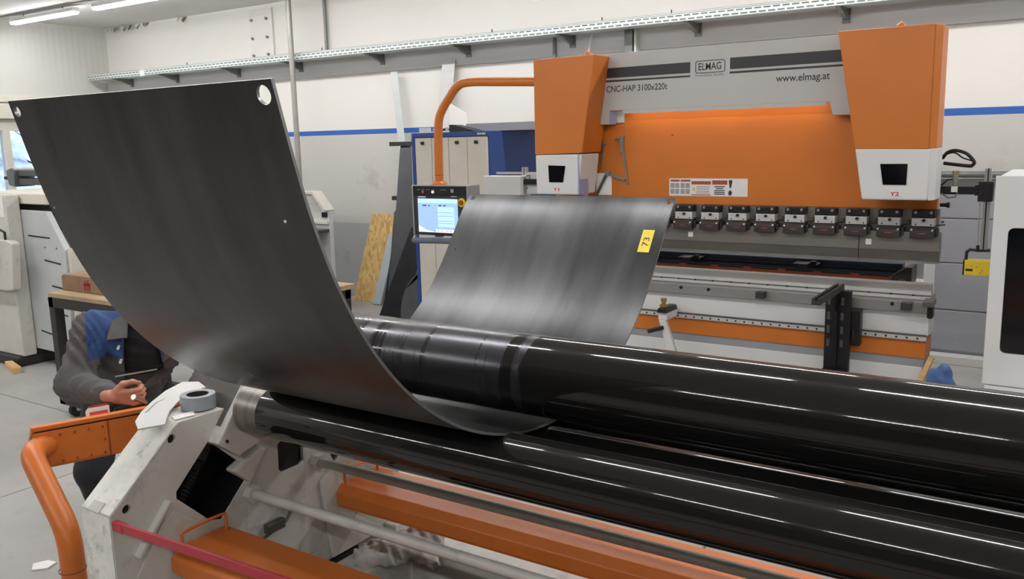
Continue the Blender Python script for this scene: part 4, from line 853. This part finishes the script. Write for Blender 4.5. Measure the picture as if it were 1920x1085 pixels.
# --- orange step trays front and rear with grab handles
def tray(y0, y1, zt, hb):
    s = 1 if y0 < 2.2 else -1
    poly = [(y0, zt-.085), (y0, zt-.03), (y0+.03, zt), (y1-.005, zt), (y1, zt-.01), (y1, zt-.075)]
    t = PR('step_tray', poly, 'x', XF+.012, XE, 'orange_roll', rm, .004)
    BX('tray_flange', (XF+.02, y0+.012, zt-.097), (XE, y1-.012, zt-.085), 'orange_roll', t)
    yh = (y0+.02, y1-.03)
    MB().tube(arc3([(XF+.05, yh[0]+.01, zt-.01), (XF+.05, yh[0]+.005, zt+.045), (XF+.05, yh[0]+.02, zt+.062), (XF+.05, yh[1]-.02, zt+.066), (XF+.05, yh[1], zt+.050), (XF+.05, yh[1], zt-.005)], 4), .0055, 8).build('grab_handle', 'orange_roll', t, smooth=True)
    return t
tray(1.685, 1.925, .668, 0); tray(2.478, 2.735, .622, 0)
MB().lathe([(0, XF), (.028, XF), (.028, XF+.055), (0, XF+.055)], 16, (0, 2.545, .548), 'x').build('pipe_stub', 'steel_dark', rm, smooth=True); MB().lathe([(0, XF+.055), (.022, XF+.055), (.022, XF+.085), (0, XF+.085)], 16, (0, 2.545, .548), 'x').build('pipe_cap', 'red_paint', rm, smooth=True)
# --- red trip bar
MB().bar((-2.585, 1.500, .832), (.60, 1.505, .93), .012, .030).build('trip_bar', 'red_paint', rm, .002)
BX('trip_bar_hinge', (XF, 1.492, .815), (XF+.055, 1.515, .846), 'red_paint', rm, .003)
# --- base frame
BX('base_rail', (-2.9, 1.45, 0), (XE+.3, 1.55, .24), 'roll_white', rm, .006)
br_ = BX('base_rail', (-2.9, 2.76, 0), (XE+.3, 2.90, .285), 'roll_white', rm, .006)
BX('base_end', (-2.9, 1.45, 0), (-2.42, 2.90, .275), 'roll_white', rm, .006)
BX('base_end', (XE, 1.45, 0), (XE+.3, 2.90, .275), 'roll_white', rm, .006)
BX('joint_shade', (XF-.01, 1.5, .276), (XF+.012, 2.60, .299), 'shade_black', rm)  # black strip stands for the shadow gap between frame and base
BX('floor_pan', (-2.42, 1.55, .02), (XE, 2.76, .05), 'black_metal', rm)
BX('foot_lug', (XF, 2.78, .285), (XF+.07, 2.90, .33), 'roll_white', rm, .006); CY('foot_bolt', (XF+.035, 2.83, .33), (XF+.035, 2.83, .345), .014, 'black_metal', rm, 6)

# ------------------------------------------------------------------ the curved sheet in the rolls
XSL, XSR, TH = -2.415, -1.392, .008
prof = np.array([(1.237, 2.184), (1.262, 2.073), (1.303, 1.938), (1.348, 1.831), (1.396, 1.710), (1.482, 1.574), (1.598, 1.433), (1.733, 1.332), (1.848, 1.264), (2.003, 1.203), (2.178, 1.169), (2.273, 1.160), (2.42, 1.165), (2.55, 1.182), (2.70, 1.232), (2.827, 1.306), (2.964, 1.422), (3.084, 1.570), (3.183, 1.684), (3.277, 1.804)])
ss_ = np.concatenate([[0], np.cumsum(np.hypot(*np.diff(prof, axis=0).T))]); SL = ss_[-1]
cy_, cz_ = np.polyfit(ss_/SL, prof[:, 0], 7), np.polyfit(ss_/SL, prof[:, 1], 7)
dcy, dcz = np.polyder(cy_), np.polyder(cz_)
def on_sheet(s, x, off=0.):
    t = s/SL; ty, tz = np.polyval(dcy, t), np.polyval(dcz, t); q = math.hypot(ty, tz)
    # outward normal (convex side): left end faces -Y
    ny, nz = tz/q, -ty/q
    return (x, float(np.polyval(cy_, t)+ny*off), float(np.polyval(cz_, t)+nz*off))
def sheet_material():
    m = bpy.data.materials.new('mill_scale'); m.use_nodes = True; N, L = m.node_tree.nodes, m.node_tree.links; b = N['Principled BSDF']
    tc = N.new('ShaderNodeTexCoord'); mp = N.new('ShaderNodeMapping'); mp.inputs['Scale'].default_value = (9, 1.2, 1.2); L.new(tc.outputs['Object'], mp.inputs[0])
    n = N.new('ShaderNodeTexNoise'); n.inputs['Scale'].default_value = 1; n.inputs['Detail'].default_value = 7; n.inputs['Roughness'].default_value = .55; L.new(mp.outputs[0], n.inputs[0])
    n2 = N.new('ShaderNodeTexNoise'); n2.inputs['Scale'].default_value = 3.2; n2.inputs['Detail'].default_value = 8; n2.inputs['Roughness'].default_value = .6; L.new(tc.outputs['Object'], n2.inputs[0])
    cr = N.new('ShaderNodeValToRGB'); e = cr.color_ramp.elements; e[0].position = .32; e[0].color = (*lin((66, 66, 67)), 1); e[1].position = .70; e[1].color = (*lin((88, 88, 88)), 1); L.new(n.outputs['Fac'], cr.inputs[0])
    mx = N.new('ShaderNodeMix'); mx.data_type = 'RGBA'; mx.blend_type = 'MULTIPLY'; mx.inputs[0].default_value = .7; L.new(cr.outputs[0], mx.inputs[6])
    r = N.new('ShaderNodeMapRange'); r.inputs[1].default_value = .3; r.inputs[2].default_value = .7; r.inputs[3].default_value = .80; r.inputs[4].default_value = 1.12; L.new(n2.outputs['Fac'], r.inputs[0]); L.new(r.outputs[0], mx.inputs[7]); L.new(mx.outputs[2], b.inputs['Base Color'])
    rr = N.new('ShaderNodeMapRange'); rr.inputs[1].default_value = .3; rr.inputs[2].default_value = .7; rr.inputs[3].default_value = .27; rr.inputs[4].default_value = .33; L.new(n.outputs['Fac'], rr.inputs[0]); L.new(rr.outputs[0], b.inputs['Roughness'])
    b.inputs['Metallic'].default_value = .9
    MATS['mill_scale'] = m
sheet_material()
mat('cut_edge', (150, 150, 152), .32, metal=.7, var=.1, vscale=30)
HO = [(-2.388, .030, .015), (-1.425, .032, .021), (-2.383, SL-.026, .012), (-1.414, SL-.024, .012), (-2.398, .30, .005), (-1.475, .31, .005), (-2.37, SL-.30, .005), (-1.424, SL-.30, .005)]
pts = []; ed = []
def loop(P):
    o = len(pts); pts.extend(Vector(p) for p in P); ed.extend((o+i, o+(i+1) % len(P)) for i in range(len(P)))
NS, NX = 110, 40
sv = [SL*i/NS for i in range(NS+1)]; xv = [XSL+(XSR-XSL)*j/NX for j in range(NX+1)]
loop([(x, 0) for x in xv]+[(XSR, s) for s in sv[1:]]+[(x, SL) for x in xv[::-1][1:]]+[(XSL, s) for s in sv[::-1][1:-1]])
for x, s, r in HO: loop(circle(x, s, r, 18 if r > .01 else 8))
for s in sv[1:-1]:
    for x in xv[1:-1]:
        if all(math.hypot(x-a, s-b) > c+.012 for a, b, c in HO): pts.append(Vector((x, s)))
vo, eo, fo, _, _, _ = delaunay_2d_cdt(pts, ed, [], 0, 1e-7)
fs = []
for f in fo:
    c = sum((vo[i] for i in f), Vector((0, 0)))/3
    if not any((c.x-a)**2+(c.y-b)**2 < (q*.98)**2 for a, b, q in HO): fs.append(tuple(f))
nv = len(vo); cnt = {(f[i], f[(i+1) % 3]) for f in fs for i in range(3)}
sides = [(a, b, b+nv, a+nv) for a, b in cnt if (b, a) not in cnt]
sh = MB(); sh.add([on_sheet(p.y, p.x, 0) for p in vo]+[on_sheet(p.y, p.x, TH) for p in vo], fs+[tuple(i+nv for i in f[::-1]) for f in fs]+sides)
sheet = tag(sh.build('curved_sheet', 'mill_scale', None, smooth=True, base=(-1.9, 2.27, 1.16)), 'dark steel sheet bent into a wide U with holes in its corners, in the rolls', 'steel sheet')
sheet.data.materials.append(MATS['cut_edge'])
for q in sheet.data.polygons:
    if q.index >= 2*len(fs): q.material_index = 1
# masking tape with the number 73 on the inside of the rear end
def sheet_at(Y):  # arc length on the rear half where the sheet reaches a given Y
    return min((abs(on_sheet(SL*(.5+.5*i/400), 0)[1]-Y), SL*(.5+.5*i/400)) for i in range(401))[1]
tp = MB(); n_ = 8; sA, sB = 2.580, 2.680; xa = -1.434
vs = []
for i in range(n_+1):
    s = sA+(sB-sA)*i/n_; sk = .0
    for x in (xa-.050, xa): vs.append(on_sheet(s, x+sk, -.0012))
tp.add(vs, [(2*i, 2*i+1, 2*i+3, 2*i+2) for i in range(n_)])
tape = tag(tp.build('tape_label', 'tape_yellow', None, base=(xa, 3.08, 1.5)), 'strip of yellow masking tape with handwritten 73 on the sheet', 'tape')
sM = sA+.026; pA = Vector(on_sheet(sM, xa-.05, -.0022)); pB = Vector(on_sheet(sM+.02, xa-.05, -.0022))
up_ = (pB-pA).normalized()
text('number', '73', 'decal_black', tape, pA+Vector((.038, 0, 0)), up_, Vector((-1, 0, 0)), .027, .040, depth=.0)

# ------------------------------------------------------------------ loose things on the side frame
tt = thing('duct_tape', (-2.685, 1.92, 1.107), 'roll of silver duct tape lying on the white machine frame', 'tape roll')
MB().lathe([(.040, 1.107), (.062, 1.107), (.0625, 1.110), (.0625, 1.154), (.062, 1.157), (.040, 1.157)], 48, (-2.685, 1.92, 0)).build('tape', 'tape_grey', tt, smooth=True)
MB().lathe([(.0375, 1.107), (.0398, 1.107), (.0398, 1.156), (.0375, 1.156)], 36, (-2.685, 1.92, 0)).build('core', 'card_dark', tt, smooth=True)
gpl = [(-2.595, 1.615), (-2.68, 1.66), (-2.76, 1.735), (-2.85, 1.84), (-2.94, 1.96), (-3.0, 2.08), (-2.95, 2.12), (-2.86, 2.085), (-2.83, 1.99), (-2.775, 1.90), (-2.70, 1.81), (-2.62, 1.74), (-2.57, 1.70)]
sg = [(-2.738, 1.742), (-2.743, 1.738), (-2.828, 1.842), (-2.844, 1.886), (-2.838, 1.887), (-2.823, 1.845)]
gd = MB().prism_holes(gpl, [sg], 'z', 1.118, 1.124)
go = gd.build('guard_plate', 'machine_white', None, .001, base=(-2.72, 1.80, 1.107)); go.rotation_euler = (math.radians(-2), math.radians(1.0), 0)
tag(go, 'white crescent shaped cover plate with a slot lying on the frame top', 'cover plate')
tag(MB().prism([(-2.67, 1.795), (-2.625, 1.775), (-2.612, 1.85), (-2.655, 1.875)], 'z', 1.1065, 1.109).build('paper_scrap', 'paper', None), 'white scrap of paper in front of the duct tape', 'paper')
tag(MB().prism([(-4.30, 2.04), (-4.24, 2.0), (-4.19, 2.05), (-4.21, 2.11), (-4.27, 2.10)], 'z', .001, .008).build('paper_scrap', 'paper', None), 'crumpled white scrap of paper on the concrete floor', 'paper')
rg = sdf_mesh([((-2.50, 2.50, .30), (-2.38, 2.62, .315), .035, .05), ((-2.40, 2.60, .31), (-2.30, 2.78, .33), .055, .045), ((-2.46, 2.55, .31), (-2.36, 2.74, .33), .045, .06), ((-2.36, 2.70, .31), (-2.24, 2.68, .28), .05, .03)], .009, .03,
    noise=lambda g: .010*np.sin(g[..., 0]*95+20*g[..., 1])*np.sin(g[..., 1]*80+g[..., 2]*60)+.006*np.sin(g[..., 0]*190-g[..., 1]*150))
tag(rg.build('cleaning_rag', 'cloth_rag', None, smooth=True, ang=3), 'crumpled grubby cleaning rag on the machine base', 'rag')

# ------------------------------------------------------------------ control console on its bent pipe
cs = thing('control_console', (-3.4, 1.95, 0), 'orange control console on a bent orange pipe left of the machine', 'console')
u = Vector((.376, .927, 0)); nrm = Vector((.927, -.376, 0)); c0_ = Vector((-3.485, 1.713, 0)); LC = .80; WC = .26
def cpt(s, w, z): p = c0_+u*s-nrm*w; return (p.x, p.y, z)
def cbox(name, s0, s1, w0, w1, z0, z1, m, par, bev=.004):
    q = MB(); vs = [cpt(s0, w0, z0), cpt(s1, w0, z0), cpt(s1, w1, z0), cpt(s0, w1, z0), cpt(s0, w0, z1), cpt(s1, w0, z1), cpt(s1, w1, z1), cpt(s0, w1, z1)]
    return q.add(vs, [(0,3,2,1),(4,5,6,7),(0,1,5,4),(1,2,6,5),(2,3,7,6),(3,0,4,7)]).build(name, m, par, bev)
def cwedge(name, s0, s1, prof, m, par, bev=.004):
    k = len(prof); vs = [cpt(s0, w, z) for w, z in prof]+[cpt(s1, w, z) for w, z in prof]
    return MB().add(vs, [tuple(range(k))[::-1], tuple(range(k, 2*k))]+[(i, (i+1) % k, k+(i+1) % k, k+i) for i in range(k)]).build(name, m, par, bev)
hb = cwedge('housing', 0, LC, [(0, .772), (WC, .772), (WC, .788), (0, .928)], 'orange_roll', cs, .006)
cwedge('lid', -.004, LC+.004, [(-.006, .935), (-.006, .952), (.02, .954), (WC+.006, .814), (WC+.006, .798)], 'orange_roll', cs, .003); cwedge('lid_shade', .02, LC-.02, [(.004, .926), (WC-.004, .790), (WC-.004, .802), (.004, .938)], 'shade_black', cs, 0)  # the black wedge paints the shade in the gap under the lid
cbox('side_panel', .01, .275, -.003, 0, .782, .918, 'orange_roll', hb, .001)
cbox('panel_joint', .277, .281, -.0035, .001, .775, .928, 'orange_dark', hb, 0)
for i in range(5):
    for z in (.905, .793):
        p = Vector(cpt(.045+.053*i, -.003, z)); CY('screw', p, p+nrm*.004, .005, 'orange_dark', hb, 8)
p = Vector(cpt(.262, -.003, .85)); CY('screw', p, p+nrm*.004, .005, 'orange_dark', hb, 8)
def rounded(P, r, n=7):
    P = [Vector(q) for q in P]; out = [P[0]]
    for i in range(1, len(P)-1):
        a, b_, c = P[i-1], P[i], P[i+1]; e = min(r, (a-b_).length*.45, (c-b_).length*.45); p0, p1 = b_+(a-b_).normalized()*e, b_+(c-b_).normalized()*e
        out += [p0*(1-t)**2+b_*2*t*(1-t)+p1*t*t for t in [k/n for k in range(n+1)]]
    return out+[P[-1]]
pp = rounded([cpt(.055, .03, .862), (-3.395, 1.648, .890), (-3.035, 1.578, .665), (-3.025, 1.573, .0)], .085)
MB().tube(pp, .043, 24).build('bent_pipe', 'orange_roll', cs, smooth=True)
MB().lathe([(0, .0), (.11, .0), (.11, .012), (0, .012)], 24, (-3.02, 1.57, 0)).build('pipe_flange', 'orange_roll', cs)
MB().lathe([(.0455, .530), (.0475, .530), (.0475, .534), (.0455, .534)], 24, (-3.024, 1.57, 0)).build('weld_seam', 'orange_dark', cs)
# things lying on the console
def zl(w): return .954-(w-.02)*(.14/(WC-.014))
bxm = thing('small_carton', cpt(.26, .10, zl(.10)), 'small white and red carton lying on the orange console', 'carton')
cwedge('carton', .215, .30, [(.06, zl(.06)), (.13, zl(.13)), (.13, zl(.13)+.055), (.06, zl(.06)+.045)], 'paper', bxm, .002)
cwedge('carton_print', .222, .293, [(.0585, zl(.06)+.008), (.0595, zl(.06)+.008), (.0595, zl(.06)+.026), (.0585, zl(.06)+.026)], 'lamp_red', bxm, 0)
cwedge('carton_flap', .222, .293, [(.062, zl(.06)+.047), (.128, zl(.13)+.056), (.128, zl(.13)+.061), (.062, zl(.06)+.052)], 'lamp_red', bxm, 0)
tag(cwedge('pendant_switch', .33, .47, [(.13, zl(.13)), (.21, zl(.21)), (.21, zl(.21)+.05), (.13, zl(.13)+.05)], 'black_rubber', None, .006), 'black switch box lying on the console under the hand', 'switch')
p1, p2 = Vector(cpt(.50, .03, .955)), Vector(cpt(.52, .03, .995)); tag(MB().tube([p1, p2], .006, 8).build('orange_pencil', 'orange', None), 'short orange pencil standing under the hand', 'pencil')
tag(cwedge('red_tool', .60, .72, [(.05, zl(.05)), (.08, zl(.08)), (.08, zl(.08)+.05), (.05, zl(.05)+.045)], 'red_paint', None, .005), 'red handled tool on the console next to the hand', 'tool')

# ------------------------------------------------------------------ the worker
pe = thing('person', (-4.15, 2.5, 0), 'person in open grey and blue work jacket leaning over the orange console', 'person')
A = np.array
rsh, lsh, neck, chest, belly, pelv = A((-3.93, 2.27, 1.205)), A((-3.72, 2.66, 1.205)), A((-3.775, 2.452, 1.285)), A((-3.84, 2.47, 1.12)), A((-3.96, 2.50, .98)), A((-4.10, 2.53, .88))
head = A((-3.66, 2.43, 1.43)); relb, rwr = A((-3.925, 2.145, .965)), A((-3.52, 2.09, .98)); lelb, lwr = A((-3.60, 2.68, .95)), A((-3.40, 2.42, .92))
rhip, rkn, ran = A((-4.12, 2.42, .86)), A((-4.03, 2.25, .48)), A((-4.17, 2.40, .09)); lhip, lkn, lan = A((-4.08, 2.62, .86)), A((-4.02, 2.66, .48)), A((-4.14, 2.76, .09))
fdir = A((.80, -.60, 0)); rdir = A((-.60, -.80, 0))
body = [(pelv, chest, .12, .13), (chest, neck-A((0, 0, .05)), .12, .06), (neck, head-A((.02, 0, .05)), .055, .05), (head, head+A((-.02, .01, .06)), .085, .088), (head+fdir*.03, head+fdir*.05-A((0, 0, .06)), .06, .045),
        (head+fdir*.095-A((0, 0, .01)), head+fdir*.105-A((0, 0, .025)), .012, .014), (head+rdir*.085, head+rdir*.09+A((0, 0, .02)), .014, .018), (head-rdir*.085, head-rdir*.09+A((0, 0, .02)), .014, .018),
        (rsh, relb, .05, .042), (relb, rwr, .042, .028), (lsh, lelb, .05, .042), (lelb, lwr, .042, .028), (chest, rsh, .09, .055), (chest, lsh, .09, .055),
        (rhip, rkn, .08, .055), (rkn, ran, .052, .036), (lhip, lkn, .08, .055), (lkn, lan, .052, .036), (pelv, rhip, .1, .09), (pelv, lhip, .1, .09)]
bd = sdf_mesh(body, .016, .03)
# right hand: palm, four fingers and thumb closing on a small steel tool
def hand(wr, fwd, out, dn, mir=1):
    fwd, out = A(fwd)/np.linalg.norm(fwd), A(out)/np.linalg.norm(out); nr = np.cross(fwd, out)*mir
    pc = wr+fwd*.045; L_ = [(wr-fwd*.03, wr+fwd*.012, .027, .026)]
    for i, t in enumerate((-.030, -.010, .010, .029)):
        L_.append((wr+fwd*.012+out*t*.55, wr+fwd*.082+out*t, .019, .0125))
    for i, (t, l) in enumerate(zip((-.032, -.011, .011, .031), (.062, .078, .083, .074))):
        k0 = wr+fwd*.086+out*t; a1 = fwd*.80-nr*.60; a2 = -fwd*.05-nr*1.0+out*.1; a3 = -fwd*.75-nr*.55
        k1 = k0+a1/np.linalg.norm(a1)*l*.48; k2 = k1+a2/np.linalg.norm(a2)*l*.32; k3 = k2+a3/np.linalg.norm(a3)*l*.26
        L_ += [(k0, k1, .0118, .0102), (k1, k2, .0102, .0094), (k2, k3, .0094, .0082)]
    t0 = wr+fwd*.022+out*.030; t1 = t0+fwd*.030+out*.030-nr*.010; t2 = t1+fwd*.036+out*.006-nr*.014; t3 = t2+fwd*.026-out*.008-nr*.008
    L_ += [(t0, t1, .017, .0135), (t1, t2, .0128, .0108), (t2, t3, .0108, .0086)]
    return L_
fw_ = (.82, .52, -.08); hl = hand(rwr, fw_, (.15, -.20, .95), None, 1)
h1 = sdf_mesh(hl, .0032, .007); h2 = sdf_mesh(hand(lwr, (.75, -.55, -.2), (-.4, -.6, .6), None, 1), .005, .008)
bd.add(h1.v, h1.f); bd.add(h2.v, h2.f)
bd.build('body', 'skin', pe, smooth=True, ang=3)
def jacket_material():
    m = bpy.data.materials.new('jacket'); m.use_nodes = True; N, L = m.node_tree.nodes, m.node_tree.links; b = N['Principled BSDF']; b.inputs['Roughness'].default_value = .85
    tc = N.new('ShaderNodeTexCoord'); sp = N.new('ShaderNodeSeparateXYZ'); L.new(tc.outputs['Object'], sp.inputs[0])
    # blue yoke: upper chest between the sleeve seams (object space, origin under the pelvis)
    dt = N.new('ShaderNodeVectorMath'); dt.operation = 'DOT_PRODUCT'; L.new(tc.outputs['Object'], dt.inputs[0]); dt.inputs[1].default_value = (-.60, -.80, 0)
    def cmp(op, src, val):
        q = N.new('ShaderNodeMath'); q.operation = op; L.new(src, q.inputs[0]); q.inputs[1].default_value = val; return q.outputs[0]
    def mul(a, c):
        q = N.new('ShaderNodeMath'); q.operation = 'MULTIPLY'; L.new(a, q.inputs[0]); L.new(c, q.inputs[1]); return q.outputs[0]
    k = mul(cmp('GREATER_THAN', sp.outputs[2], 1.075), cmp('LESS_THAN', dt.outputs['Value'], .075))
    mx = N.new('ShaderNodeMix'); mx.data_type = 'RGBA'; L.new(k, mx.inputs[0]); mx.inputs[6].default_value = (*lin((92, 88, 86)), 1); mx.inputs[7].default_value = (*lin((52, 78, 126)), 1)
    n = N.new('ShaderNodeTexNoise'); n.inputs['Scale'].default_value = 14; n.inputs['Detail'].default_value = 5; L.new(tc.outputs['Object'], n.inputs[0]); r = N.new('ShaderNodeMapRange'); r.inputs[3].default_value = .78; r.inputs[4].default_value = 1.2; L.new(n.outputs['Fac'], r.inputs[0])
    m2 = N.new('ShaderNodeMix'); m2.data_type = 'RGBA'; m2.blend_type = 'MULTIPLY'; m2.inputs[0].default_value = 1; L.new(mx.outputs[2], m2.inputs[6]); L.new(r.outputs[0], m2.inputs[7]); L.new(m2.outputs[2], b.inputs['Base Color'])
    bp = N.new('ShaderNodeBump'); bp.inputs['Strength'].default_value = .5; bp.inputs['Distance'].default_value = .02; L.new(n.outputs['Fac'], bp.inputs['Height']); L.new(bp.outputs[0], b.inputs['Normal']); MATS['jacket'] = m
jacket_material()
jk = [(pelv+A((0, 0, .02)), chest, .185, .18), (chest, neck-A((0, 0, .07)), .165, .10), (chest+rdir*.07, rsh-A((0, 0, .01)), .14, .080), (chest-rdir*.07, lsh-A((0, 0, .01)), .14, .080),
      (rsh, relb, .085, .074), (relb, rwr-fdir*.0+(relb-rwr)*.12, .074, .050), (lsh, lelb, .085, .072), (lelb, lwr+(lelb-lwr)*.12, .072, .050)]
def folds(g): return .006*np.sin(g[..., 2]*70+g[..., 0]*45+12*np.sin(g[..., 1]*17))+.005*np.sin(g[..., 0]*55-g[..., 1]*70+g[..., 2]*20)
ax0 = chest+fdir*.30
def open_front(g):
    # the jacket hangs open: a wedge along the front of the torso is cut away
    q = g-chest.astype(np.float32); f = q@fdir; r = q@rdir; w = .072+.10*np.clip(-(q[..., 2]-.05), 0, .35)
    sleeve = (r > .16)|(r < -.20)
    d = np.minimum(f-.02, w-np.abs(r-.004)); return np.where(sleeve, -1, d)
MBj = sdf_mesh(jk, .011, .045, noise=folds, cut=open_front); MBj.build('jacket', 'jacket', pe, smooth=True, ang=1.2)
cr_ = sdf_mesh([(pelv, chest+A((0, 0, .02)), .150, .155), (chest, neck-A((0, 0, .055)), .150, .068)], .014, .04, noise=lambda g: .004*np.sin(g[..., 2]*90+g[..., 0]*40)); cr_.build('shirt', 'shirt', pe, smooth=True, ang=3)
# collar flaps, cuff, snap fasteners, bib with zip
def patch(name, P, th, m):
    c = [Vector(p) for p in P]; n = (c[1]-c[0]).cross(c[-1]-c[0]).normalized()*th
    k = len(c); return MB().add(c+[p+n for p in c], [tuple(range(k)), tuple(range(2*k-1, k-1, -1))]+[(i, (i+1) % k, k+(i+1) % k, k+i) for i in range(k)]).build(name, m, pe, .003)
mat('jacket_grey', (98, 95, 93), .85, var=.12, vscale=18, bump=.3)
def fp(r, f, z): return tuple(chest+rdir*r+fdir*f+A((0, 0, z)))
patch('collar', [fp(.045, .135, .165), fp(.120, .125, .125), fp(.145, .165, .045), fp(.055, .200, .055)], .012, 'jacket_grey')
patch('collar', [fp(-.105, .135, .165), fp(-.16, .12, .12), fp(-.17, .165, .05), fp(-.09, .20, .06)], .012, 'jacket_grey')
for r, z in ((.100, .012), (.096, -.055)): CY('snap', fp(r, .15, z), fp(r, .208, z), .0065, 'decal_white', pe, 10)
bib = sdf_mesh([(pelv+fdir*.02-A((0, 0, .06)), belly+fdir*.02+A((0, 0, .02)), .155, .150)], .014, .04, noise=lambda g: .003*np.sin(g[..., 2]*80+g[..., 1]*60)); bib.build('work_trousers', 'trousers', pe, smooth=True, ang=3)
MB().tube([tuple(belly+rdir*.09+fdir*.195+A((0, 0, -.01))), tuple(belly-rdir*.10+fdir*.195+A((0, 0, .005)))], .004, 6).build('zip', 'galvanised', pe)
lg_ = sdf_mesh([(pelv, rhip, .14, .115), (pelv, lhip, .14, .115), (rhip, rkn, .11, .085), (rkn, ran, .085, .075), (lhip, lkn, .11, .085), (lkn, lan, .085, .075)], .016, .03); lg_.build('trouser_legs', 'trousers_dark', pe, smooth=True, ang=3)
for an in (ran, lan):
    sdf_mesh([(an-A((0, 0, .04)), an+fdir*.17-A((0, 0, .05)), .048, .040)], .014, .02).build('shoe', 'black_rubber', pe, smooth=True, ang=3)
hr = sdf_mesh([(head+A((-.03, .02, .05)), head+A((-.02, .01, .085)), .092, .085), (head-fdir*.05, head-fdir*.05-A((0, 0, .05)), .075, .06)], .012, .03); hr.build('hair', 'hair', pe, smooth=True, ang=3)
ht = thing('chrome_tool', tuple(rwr+A(fw_)*.11), 'small chrome tool held in the hand', 'tool')
hc = rwr+A(fw_)/np.linalg.norm(fw_)*.115; MB().tube([tuple(hc+A((.03, -.045, .02))), tuple(hc+A((.0, .03, -.03)))], [.012, .009], 12).build('shaft', 'aluminium', ht, smooth=True)
